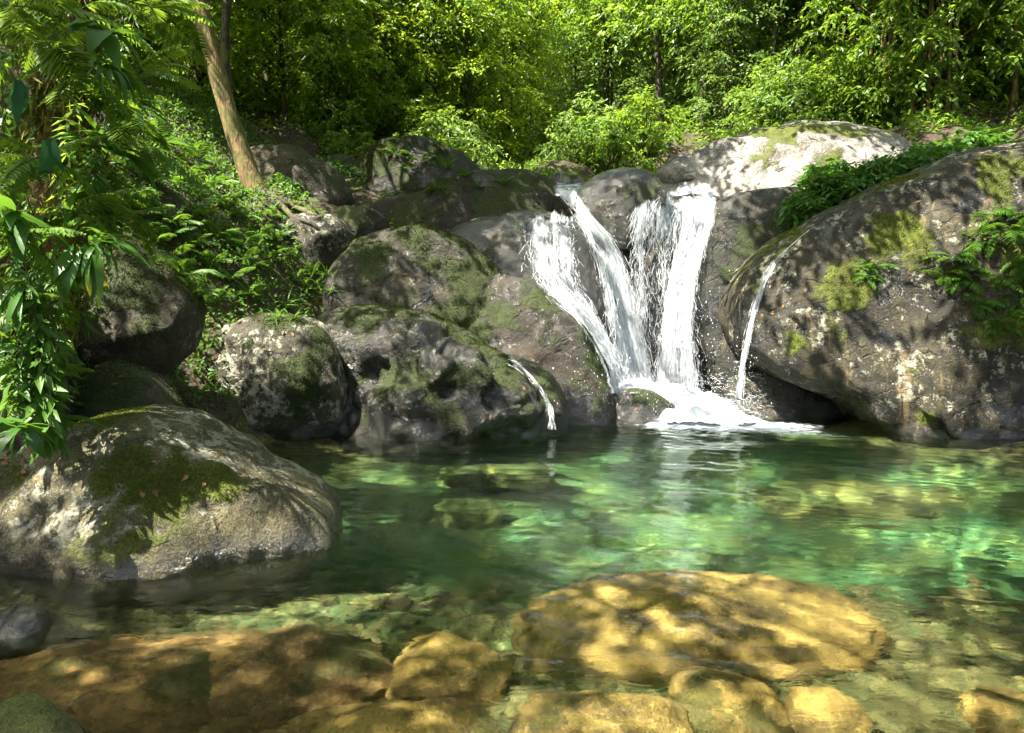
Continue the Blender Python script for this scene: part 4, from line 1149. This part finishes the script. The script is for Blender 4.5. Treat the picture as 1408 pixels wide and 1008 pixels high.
def frond_mesh(name, mat, seed, pairs=15, curve=0.9, wid=0.30):
    rr = np.random.default_rng(seed)
    t = np.linspace(0, 1, 12); ang = -0.25 + curve * t * 1.5
    x = np.concatenate([[0], np.cumsum(np.cos(ang[:-1]))]) / 11; z = np.concatenate([[0], -np.cumsum(np.sin(ang[:-1]))]) / 11
    V0, F0 = tube(np.stack([x, 0 * x, z], 1), 0.008 * (1 - 0.7 * t), 3)
    s = np.repeat(np.linspace(0.14, 0.98, pairs), 2); sd = np.tile([-1.0, 1.0], pairs)
    pos = np.stack([np.interp(s, t, x), 0 * s, np.interp(s, t, z)], 1)
    a = np.interp(s, t, ang)
    tan = np.stack([np.cos(a), 0 * a, -np.sin(a)], 1)
    ax = tan * 0.45 + np.stack([0 * s, sd, -0.25 + 0 * s], 1) + rr.normal(size=(len(s), 3)) * 0.08
    ln = wid * np.sin(np.pi * np.clip(s * 0.93 + 0.1, 0, 1)) ** 0.8 + 0.03
    V1, F1 = leaf_geo(pos, ax, np.tile([0, 0, 1.0], (len(s), 1)), ln, 0.065 * (0.6 + 0.4 * ln / wid), 0.2, 0.15)
    F0t = np.concatenate([F0[:, [0, 1, 2]], F0[:, [0, 2, 3]]])
    me = mesh_from(name, np.concatenate([V0, V1]), np.concatenate([F0t, F1 + len(V0)]), mat, smooth=False)
    fattr(me, 'r', np.concatenate([np.full(len(V0), 0.1), np.clip(rr.normal(0.5, 0.2, len(V1)), 0, 1)]))
    return me

M['leaf_frond'] = leaf_mat('leaf_frond', (0.045, 0.12, 0.014), (0.12, 0.20, 0.02), (0.30, 0.46, 0.035), 0.42, 0.5, 0.3)
FRB = [frond_mesh('frond', M['leaf_frond'], 20 + k, 15 + 2 * k, 0.6 + 0.2 * k, 0.2 + 0.03 * k) for k in range(3)]
FR = [frond_mesh('frond', M['leaf_fern'], k, 13 + 2 * k, 0.7 + 0.2 * k, 0.24 + 0.03 * k) for k in range(4)]
BL = {k: [leafblade('leaf', M[k], 1, w, c, 0.2, nseg=8, r=r, wave=0.15) for w, c, r in ((0.24, 0.5, 0.3), (0.28, 0.8, 0.5), (0.21, 0.35, 0.7), (0.26, 1.0, 0.15))] for k in ('leaf_broad', 'leaf_teal', 'leaf_old')}
BL['lance'] = [leafblade('leaf', M['leaf_broad'], 1, w, c, 0.2, nseg=9, r=r) for w, c, r in ((0.09, 0.8, 0.3), (0.11, 1.0, 0.6), (0.08, 0.6, 0.8))]
BL['grass'] = [leafblade('blade', M['leaf_fern'], 1, 0.05, c, 0.3, nseg=6, r=r) for c, r in ((0.7, 0.4), (1.1, 0.7), (0.4, 0.9))]

def rosette(name, label, cat, group, loc, meshes, part, count, size, tilt=(20, 70), out=None, seed=0, spread=360, hang=0.0, stems=None):
    """a plant: an Empty at its foot, every leaf or frond an object of its own"""
    rr = random.Random(seed)
    o = empty(name, loc)
    base = math.atan2(out[1], out[0]) if out is not None else 0
    for k in range(count):
        a = base + R(rr.uniform(-spread / 2, spread / 2)) if spread < 360 else base + 6.283 * (k + rr.uniform(-0.3, 0.3)) / count
        p = R(90 - rr.uniform(*tilt))
        s = size * rr.uniform(0.6, 1.15)
        m = Matrix.Rotation(a, 4, 'Z') @ Matrix.Rotation(-(math.pi / 2 - p) + hang, 4, 'Y') @ Matrix.Rotation(rr.uniform(-0.5, 0.5), 4, 'X') @ Matrix.Diagonal((s, s * rr.uniform(0.85, 1.15), s, 1))
        c = obj(part, rr.choice(meshes), o)
        c.matrix_local = Matrix.Translation((rr.gauss(0, 0.02), rr.gauss(0, 0.02), rr.uniform(0, 0.04))) @ m
    tag(o, label, cat, group)
    return o

def anchor(px, py):
    h = hit(px, py)
    return np.array(h[0]), np.array(h[1])

FERN_G = 'ferns on the bank of the leaning tree'
seedn = 500
for px, py, s in [(205, 300, .42), (240, 315, .38), (275, 300, .36), (225, 340, .4), (262, 345, .36), (300, 330, .36), (330, 345, .33), (290, 375, .34), (250, 385, .36), (320, 390, .32), (355, 330, .3), (345, 370, .32), (370, 300, .3),
                  (300, 415, .26), (345, 410, .26), (210, 255, .45), (250, 260, .42), (290, 265, .4), (165, 285, .42), (330, 300, .3), (310, 290, .34), (375, 360, .28), (270, 410, .25), (180, 235, .5), (225, 215, .5), (270, 225, .45), (385, 330, .26), (400, 355, .26)]:
    seedn += 1
    c, nn = anchor(px, py)
    rosette('fern', 'low green fern growing on the steep bank below the leaning tree', 'fern', FERN_G, c, FR, 'frond', rnd.randint(6, 9), s, (15, 75), seed=seedn)
for px, py, s in [(545, 215, .3), (580, 225, .3), (610, 235, .28), (640, 245, .26), (600, 262, .22), (560, 235, .25), (690, 255, .2), (655, 262, .2)]:
    seedn += 1
    c, nn = anchor(px, py)
    rosette('fern', 'small fern rooted on the mossy boulders above the stream lip', 'fern', 'ferns on the upper mossy boulders', c, FR, 'frond', 6, s, (15, 70), seed=seedn)
for px, py, s in [(1310, 360, .34), (1345, 335, .38), (1385, 320, .4), (1405, 360, .4), (1330, 390, .32), (1370, 385, .36), (1400, 415, .34), (1345, 420, .28), (1300, 385, .28), (1375, 450, .26), (1365, 300, .3), (1408, 440, .3), (1420, 300, .34), (1195, 385, .2), (1205, 370, .2), (1185, 370, .18)]:
    seedn += 1
    c, nn = anchor(px, py)
    rosette('fern', 'fern hanging down the face of the huge weathered boulder', 'fern', 'ferns hanging on the huge boulder', c, FR, 'frond', 9, s, (-35, 45), out=(-0.4, -1), spread=230, seed=seedn)
GR = 'grass tufts on the stones under the leaning tree'
for px, py, s in [(392, 425, .34), (420, 400, .36), (440, 395, .3), (405, 440, .26), (455, 405, .24), (380, 440, .25), (430, 380, .3), (410, 385, .34), (450, 380, .24)]:
    seedn += 1
    c, nn = anchor(px, py)
    rosette('grass_tuft', 'bright green grass tuft between the bank stones and the long wet boulder', 'grass', GR, c, BL['grass'], 'blade', 26, s, (10, 80), seed=seedn)
for px, py, s in [(595, 262, .16), (612, 268, .15), (270, 590, .12)]:
    seedn += 1
    c, nn = anchor(px, py)
    rosette('grass_tuft', 'small drooping grass tuft on a dark boulder side', 'grass', 'small tufts on dark boulders', c, BL['grass'], 'blade', 14, s, (-20, 60), out=(0, -1), spread=200, seed=seedn)

# broad-leaved plants of the near bank: hand-placed by photo position and their distance along the bank
def bp(px, py, Y, kind, n, size, label, tilt=(-30, 60), spread=360, out=(0.5, -1), name='broad_leaf_plant', cat='plant', group=None):
    global seedn
    seedn += 1
    return rosette(name, label, cat, group, P(px, py, Y), BL[kind], 'leaf', n, size, tilt, out, seedn, spread)
bp(22, 110, 3.9, 'leaf_teal', 3, .22, 'blue-green plant with big oval leaves hanging on the mossy trunk', (-85, -55), 90)
bp(70, 195, 4.1, 'leaf_teal', 3, .26, 'long drooping blue-green leaves below the big oval ones on the mossy trunk', (-85, -55), 90)
bp(140, 50, 4.3, 'leaf_broad', 9, .40, 'plant with long arching bright leaves high beside the mossy trunk', (-25, 35), 150, (1, -0.6))
bp(150, 95, 4.5, 'lance', 14, .42, 'narrow arching leaves just under the long bright leaves', (-35, 25), 150, (1, -0.6))
bp(175, 150, 5.2, 'lance', 16, .45, 'low arching spray of thin leaves on the bank beside the mossy trunk', (-35, 35), 170, (1, -0.6))
bp(95, 330, 4.6, 'lance', 22, .5, 'tuft of strap-like arching leaves below the mossy trunk', (-10, 70), 360)
bp(150, 210, 5.0, 'lance', 22, .5, 'tuft of narrow leaves sprouting beside the mossy trunk', (-20, 70), 220, (1, -0.6))
bp(110, 345, 4.0, 'leaf_broad', 10, .34, 'plant with large hanging leaves, one of them yellowing, over the bank boulders', (-80, -20), 110)
bp(128, 378, 3.9, 'leaf_old', 2, .17, 'pair of yellow old leaves hanging over the bank boulders', (-88, -65), 70)
bp(130, 340, 4.0, 'lance', 16, .40, 'spray of long narrow bright leaves arching out over the bank boulders', (-15, 40), 150, (1, -0.3))
bp(20, 300, 3.9, 'leaf_broad', 14, .3, 'leafy plant with narrow glossy leaves below the blue-green leaves', (-60, 40), 260, (0.8, -1))
bp(30, 400, 3.9, 'lance', 20, .36, 'dark leafy plant hanging at the edge of the bank', (-75, 20), 260, (0.8, -1))
bp(35, 480, 3.95, 'leaf_broad', 12, .24, 'plant with short drooping leaves over the dark bank recess', (-70, 20), 260, (0.8, -1))
bp(30, 590, 3.7, 'leaf_broad', 12, .26, 'bright long-leaved plant sprouting behind the big mossy boulder', (-40, 60), 300, (0.8, -1))
bp(75, 585, 4.0, 'lance', 14, .3, 'slender leafed sprig lying on top of the big mossy boulder', (-20, 60), 220, (1, -0.6))

for px, py, Y, sz in [(60, 60, 4.4, .5), (120, 110, 4.6, .48), (170, 165, 5.2, .5), (205, 205, 5.8, .52), (150, 250, 5.0, .46), (60, 225, 4.3, .42), (15, 330, 3.9, .4), (70, 410, 4.2, .36), (110, 300, 4.5, .42), (185, 110, 5.4, .55), (25, 490, 3.9, .32), (65, 535, 4.0, .3), (100, 20, 4.6, .5), (200, 20, 6.0, .6), (20, 20, 4.0, .45), (175, 300, 5.6, .4)]:
    seedn += 1
    rosette('fern', 'arching fresh green fern spilling from the near bank by the mossy trunk', 'fern', 'arching ferns of the near bank', P(px, py, Y), FRB, 'frond', 9, sz, (-45, 40), out=(0.6, -1), spread=260, seed=seedn)

def sprig_vine(px, py0, py1, Y, label, seed, mat='leaf_fern', L=0.085, n=60, sway=12):
    rr = random.Random(seed)
    t = np.linspace(0, 1, 16)
    pts = np.array([P(px + sway * math.sin(3 * a + seed) + 8 * rr.uniform(-1, 1), py0 + (py1 - py0) * a, Y + 0.08 * math.sin(4 * a + seed)) for a in t])
    o = empty('hanging_vine', pts[-1])
    g = Geo(); g.add(*tube(pts - pts[-1], 0.006 - 0.003 * t, 4), 0.3)
    obj('stem', g.mesh('stem', M['stem'], 'r'), o)
    r = np.random.default_rng(seed)
    s = r.random(n); pos = np.stack([np.interp(s, t, pts[:, c]) for c in range(3)], 1) - pts[-1]
    ax = norm(r.normal(size=(n, 3)) * np.array([1, 1, 0.4]) + np.array([0.1, -0.3, -0.55]))
    up = norm(r.normal(size=(n, 3)) * 0.4 + np.array([0, -0.5, 1.0]))
    obj('foliage', leaf_mesh('foliage', pos + ax * 0.01, ax, up, L, 0.36, M[mat], seed, 0.25), o)
    tag(o, label, 'vine', 'the ' + label.replace('vine', 'vines'))
for k in range(22):
    px = rnd.uniform(-10, 190); a = rnd.uniform(-60, 330); 
    if px > 120: a = rnd.uniform(-40, 220)
    vm = rnd.choice(['leaf_fern', 'leaf_mid', 'leaf_broad'])
    vw = {'leaf_fern': 'fresh green', 'leaf_mid': 'dull green', 'leaf_broad': 'glossy dark green'}[vm]
    where = 'hanging down over the mossy trunk' if px < 120 else 'trailing on the bank beside the mossy trunk'
    sprig_vine(px, a, a + rnd.uniform(130, 300) * (1 if px < 120 else 0.6), rnd.uniform(4.2, 5.4) + px * 0.004, '%s leafy vine %s' % (vw, where), 700 + k, vm, rnd.uniform(0.06, 0.11), rnd.randint(50, 110))
for k in range(14):
    px = rnd.uniform(0, 85); a = rnd.uniform(330, 480)
    sprig_vine(px, a, a + rnd.uniform(100, 180), rnd.uniform(3.8, 4.4), 'narrow-leaved vine trailing over the dark recess beside the big mossy boulder', 800 + k, 'leaf_fern', 0.10, 45)

# mossy trunk wrapped in hanging moss
V, F, q = px_tube([(40, 430), (62, 330), (80, 220), (92, 120), (85, 30), (80, -60), (95, -200)], 5.2, [40, 34, 30, 30, 30, 28], 14, rough=0.05, seed=4, n=40)
mt = empty('tree', (V[0, 0], V[0, 1], V[:14, 2].min()))
tag(mt, 'thick trunk smothered in hanging moss and creepers on the near bank', 'tree')
obj('trunk', mesh_from('trunk', V - np.array(mt.location), F, M['bark']), mt)
r = np.random.default_rng(44); n = 9000
jj = r.integers(0, len(V), n)
pos = V[jj] + r.normal(size=(n, 3)) * 0.09
ax = norm(r.normal(size=(n, 3)) * 0.6 + np.array([0.15, -0.3, -1.0])); up = norm(r.normal(size=(n, 3)))
M['moss'] = leaf_mat('hanging_moss', (0.05, 0.06, 0.008), (0.16, 0.14, 0.02), (0.22, 0.2, 0.02), 0.3, 0.7, 0.2)
tag(obj('hanging_moss', leaf_mesh('hanging_moss', pos - np.array(mt.location), ax, up, 0.10, 0.14, M['moss'], 45), mt), kind='stuff')

# leafy shrub in the cleft between the pale slab and the huge boulder, and others along the forest edge
def shrub(px, py, Y, rx, rz, n, label, seed, mat='leaf_broad', L=0.10, group=None, loc=None):
    rr = random.Random(seed)
    c0 = P(px, py, Y) if loc is None else np.asarray(loc)
    o = empty('shrub', c0)
    cents = []; g = Geo()
    for k in range(n):
        a = rr.uniform(0, 6.28); d = math.sqrt(rr.random()) * rx; h = rz * (0.15 + 0.85 * rr.random()) * (1 - 0.5 * (d / rx) ** 2)
        c = np.array([d * math.cos(a), d * math.sin(a), h]); cents.append(c)
        tt = np.linspace(0, 1, 5)[:, None]
        g.add(*tube(np.array([0, 0, -0.1]) + (c - np.array([0, 0, -0.1])) * tt, np.linspace(0.012, 0.004, 5), 4), 0.4)
    obj('stem', g.mesh('stem', M['stem'], 'r'), o)
    pos, ax, up = sprays(cents, np.full(n, 0.26), seed, 7, 8, L, 0.7, 0.6)
    obj('foliage', leaf_mesh('foliage', pos, ax, up, L, 0.42, M[mat], seed), o)
    tag(o, label, 'shrub', group)
    return o
CL = 'bright leafy shrub in the cleft between the pale slab and the huge boulder'
for k, (px, py, Y, rx, rz) in enumerate([(1120, 300, 9.7, .3, .4), (1160, 280, 9.9, .4, .55), (1205, 262, 9.9, .4, .5), (1250, 245, 10.0, .4, .4), (1140, 255, 10.2, .3, .4), (1290, 232, 10.2, .4, .35), (1345, 215, 10.6, .4, .4)]):
    shrub(px, py, Y, rx, rz, 22, CL, 900 + k, 'leaf_broad', 0.11, 'shrubs in the cleft')
for k in range(46):
    px = rnd.uniform(-40, 1480); Y = rnd.uniform(12.8, 18)
    if 735 < px < 800 and Y < 17: continue
    x = P(px, 300, Y)[0]
    if 1.6 < x < 5.2 and Y < 13.5: continue
    cm = rnd.choice(['leaf_mid', 'leaf_grey', 'leaf_mid', 'leaf_yellow']) if px < 700 else rnd.choice(['leaf_mid', 'leaf_grey'])
    cw = {'leaf_mid': 'deep green', 'leaf_grey': 'grey-green', 'leaf_yellow': 'yellow-green'}[cm]
    side = 'on the slope behind the leaning tree' if px < 480 else 'behind the mossy upper boulders' if px < 740 else 'beyond the pale sunlit slab' if px < 1140 else 'under the thin-stemmed thickets'
    shrub(0, 0, 0, rnd.uniform(.6, 1.0), rnd.uniform(.8, 1.5), 42, 'waist-high %s shrub %s' % (cw, side), 950 + k, cm, 0.09, '%s shrubs %s' % (cw, side), (x, Y, gz(x, Y)))

# low ground cover
def cover(name, n, box, label, mat, L, seed, zmin=0.35):
    r = np.random.default_rng(seed)
    x = r.uniform(box[0], box[1], n); y = r.uniform(box[2], box[3], n)
    keep = (fbm(np.stack([x, y, 0 * x], 1) * 0.9, seed, 3) > -0.35)
    x, y = x[keep], y[keep]; z = ground_z(x, y)
    k2 = z > zmin; x, y, z = x[k2], y[k2], z[k2]
    pos = np.stack([x, y, z + r.uniform(0.0, 0.16, len(x))], 1)
    ax = norm(r.normal(size=(len(x), 3)) + np.array([0.2, -0.5, 0.1])); up = norm(r.normal(size=(len(x), 3)) * 0.5 + np.array([0, -0.3, 1]))
    o = obj(name, leaf_mesh(name, pos, ax, up, L, 0.4, M[mat], seed))
    tag(o, label, 'plants', kind='stuff')
cover('undergrowth', 30000, (-14, -4.5, 2.0, 13), 'low leafy ground cover on the slope above the near bank', 'leaf_mid', 0.10, 64)
cover('undergrowth', 42000, (-7.5, -1.6, 3.5, 12.5), 'low leafy ground cover over the near bank', 'leaf_fern', 0.075, 60)
cover('undergrowth', 42000, (-16, 18, 12, 24), 'low leafy ground cover over the forest slopes', 'leaf_mid', 0.13, 61)
cover('undergrowth', 16000, (2.8, 12, 10.2, 13.5), 'low leafy ground cover above the huge boulder', 'leaf_mid', 0.11, 63)
M['leaf_dead'] = leaf_mat('leaf_dead', (0.09, 0.045, 0.015), (0.24, 0.13, 0.04), (0.2, 0.1, 0.03), 0.2, 0.6, 0.3)
def litter():
    r = np.random.default_rng(91); pos = []; nn = []
    while len(pos) < 150:
        px = r.uniform(0, 1408); py = r.uniform(170, 700)
        h = hit(px, py)
        if h is None or h[0].z < 0.06 or h[1].z < 0.45 or h[3] > 14: continue
        pos.append(np.array(h[0]) + np.array(h[1]) * 0.008); nn.append(np.array(h[1]))
    pos = np.array(pos); nn = np.array(nn); n = len(pos)
    ax = norm(np.cross(nn, r.normal(size=(n, 3))) + nn * r.uniform(0, 0.25, (n, 1)))
    tag(obj('fallen_leaves', leaf_mesh('fallen_leaves', pos, ax, nn, 0.055, 0.45, M['leaf_dead'], 92)), 'dead brown leaves fallen on the boulders and bank', 'leaves', kind='stuff')
litter()

# ================================================================== STONES ON THE POOL BED
def bed_stones():
    rr = random.Random(77)
    D, F0 = ico(2)
    variants = []
    for k in range(6):
        V = D * np.array([1, 0.8, 0.55]) * (1 + 0.28 * fbm(D * 1.2 + k * 5, k, 3))[:, None]
        variants.append(mesh_from('stone', V, F0, rm_cob))
    k = 0
    while k < 110:
        px = rr.uniform(480, 1420); py = rr.uniform(850, 1008)
        if k < 45: px = rr.uniform(1080, 1420); py = rr.uniform(840, 1008)
        p = G(px, py, -0.6); z = gz(p[0], p[1])
        if z > -0.2: continue
        s = rr.uniform(0.04, 0.11)
        o = obj('stone', rr.choice(variants), loc=(p[0], p[1], z + s * 0.25))
        o.scale = (s, s * rr.uniform(0.7, 1), s * rr.uniform(0.6, 1)); o.rotation_euler = (0, 0, rr.uniform(0, 6.28))
        o.cycles.is_caustics_receiver = True
        tag(o, 'golden cobble on the pool bed among the pebbles', 'stone', 'cobbles on the pool bed')
        k += 1
    g = Geo(); D, F0 = ico(1)
    r = np.random.default_rng(5)
    for k in range(5200):
        x = r.uniform(-2.6, 4.2); y = r.uniform(2.0, 4.6)
        g.add(D * np.array([1, 0.8, 0.6]) * r.uniform(0.012, 0.042) * (1 + 0.25 * r.normal(size=(len(D), 1))) + np.array([x, y, 0]), F0)
    V = np.concatenate(g.V); n0 = len(D)
    cx = V.reshape(-1, n0, 3).mean(1); zz = ground_z(cx[:, 0], cx[:, 1])
    V[:, 2] += np.repeat(zz + 0.004, n0)
    o = obj('pebbles', mesh_from('pebbles', V, np.concatenate(g.F), rm_cob)); o.cycles.is_caustics_receiver = True
    tag(o, 'fine golden pebbles covering the pool bed', 'pebbles', kind='stuff')
bed_stones()

# ================================================================== MOSS TUFTS on the greenest stones (real little blades)
def moss_tufts(key, thr, n, seed, L=0.022, mat='moss_fine'):
    o = ROCKS[key]; me = o.data
    v = np.empty(len(me.vertices) * 3, np.float32); me.vertices.foreach_get('co', v); v = v.reshape(-1, 3)
    nr = np.empty(len(me.vertices) * 3, np.float32); me.vertices.foreach_get('normal', nr); nr = nr.reshape(-1, 3)
    m = np.empty(len(v), np.float32); me.attributes['moss'].data.foreach_get('value', m)
    wz = v[:, 2] + o.location.z
    ok = np.where((m > thr) & (wz > 0.2) & (nr[:, 1] < 0.5))[0]
    if len(ok) == 0: return
    r = np.random.default_rng(seed)
    j = r.choice(ok, n); sp = math.sqrt(4 * 3.14 * 0.4 / len(v)) * 1.2
    pos = v[j] + r.normal(size=(n, 3)) * sp * 0.6
    pos -= nr[j] * ((pos - v[j]) * nr[j]).sum(1)[:, None]
    ax = norm(nr[j] + r.normal(size=(n, 3)) * 0.55 + np.array([0, 0, -0.2]))
    up = norm(r.normal(size=(n, 3)))
    c = obj('moss', leaf_mesh('moss', pos - nr[j] * 0.004, ax, up, L, 0.3, M[mat], seed), o)
    tag(c, kind='stuff')
M['moss_fine'] = leaf_mat('moss_blades', DM[0], DM[1], (0.12, 0.15, 0.015), 0.3, 0.8, 0.1)
M['moss_yellow'] = leaf_mat('moss_blades_yellow', BM[0], BM[1], (0.2, 0.2, 0.02), 0.3, 0.8, 0.1)
for k_, t_, n_, m_ in [('A', 0.645, 12000, 'moss_yellow'), ('F', 0.50, 16000, 'moss_fine'), ('J', 0.56, 6000, 'moss_fine'), ('K', 0.56, 6000, 'moss_fine'), ('S', 0.64, 18000, 'moss_yellow'), ('E', 0.58, 14000, 'moss_fine'), ('B', 0.54, 8000, 'moss_fine'), ('D', 0.60, 7000, 'moss_fine'), ('C', 0.6, 3000, 'moss_fine'), ('G', 0.66, 3000, 'moss_fine')]:
    moss_tufts(k_, t_, n_, 1200 + n_ % 97, 0.016 if k_ in 'A' else 0.022, m_)
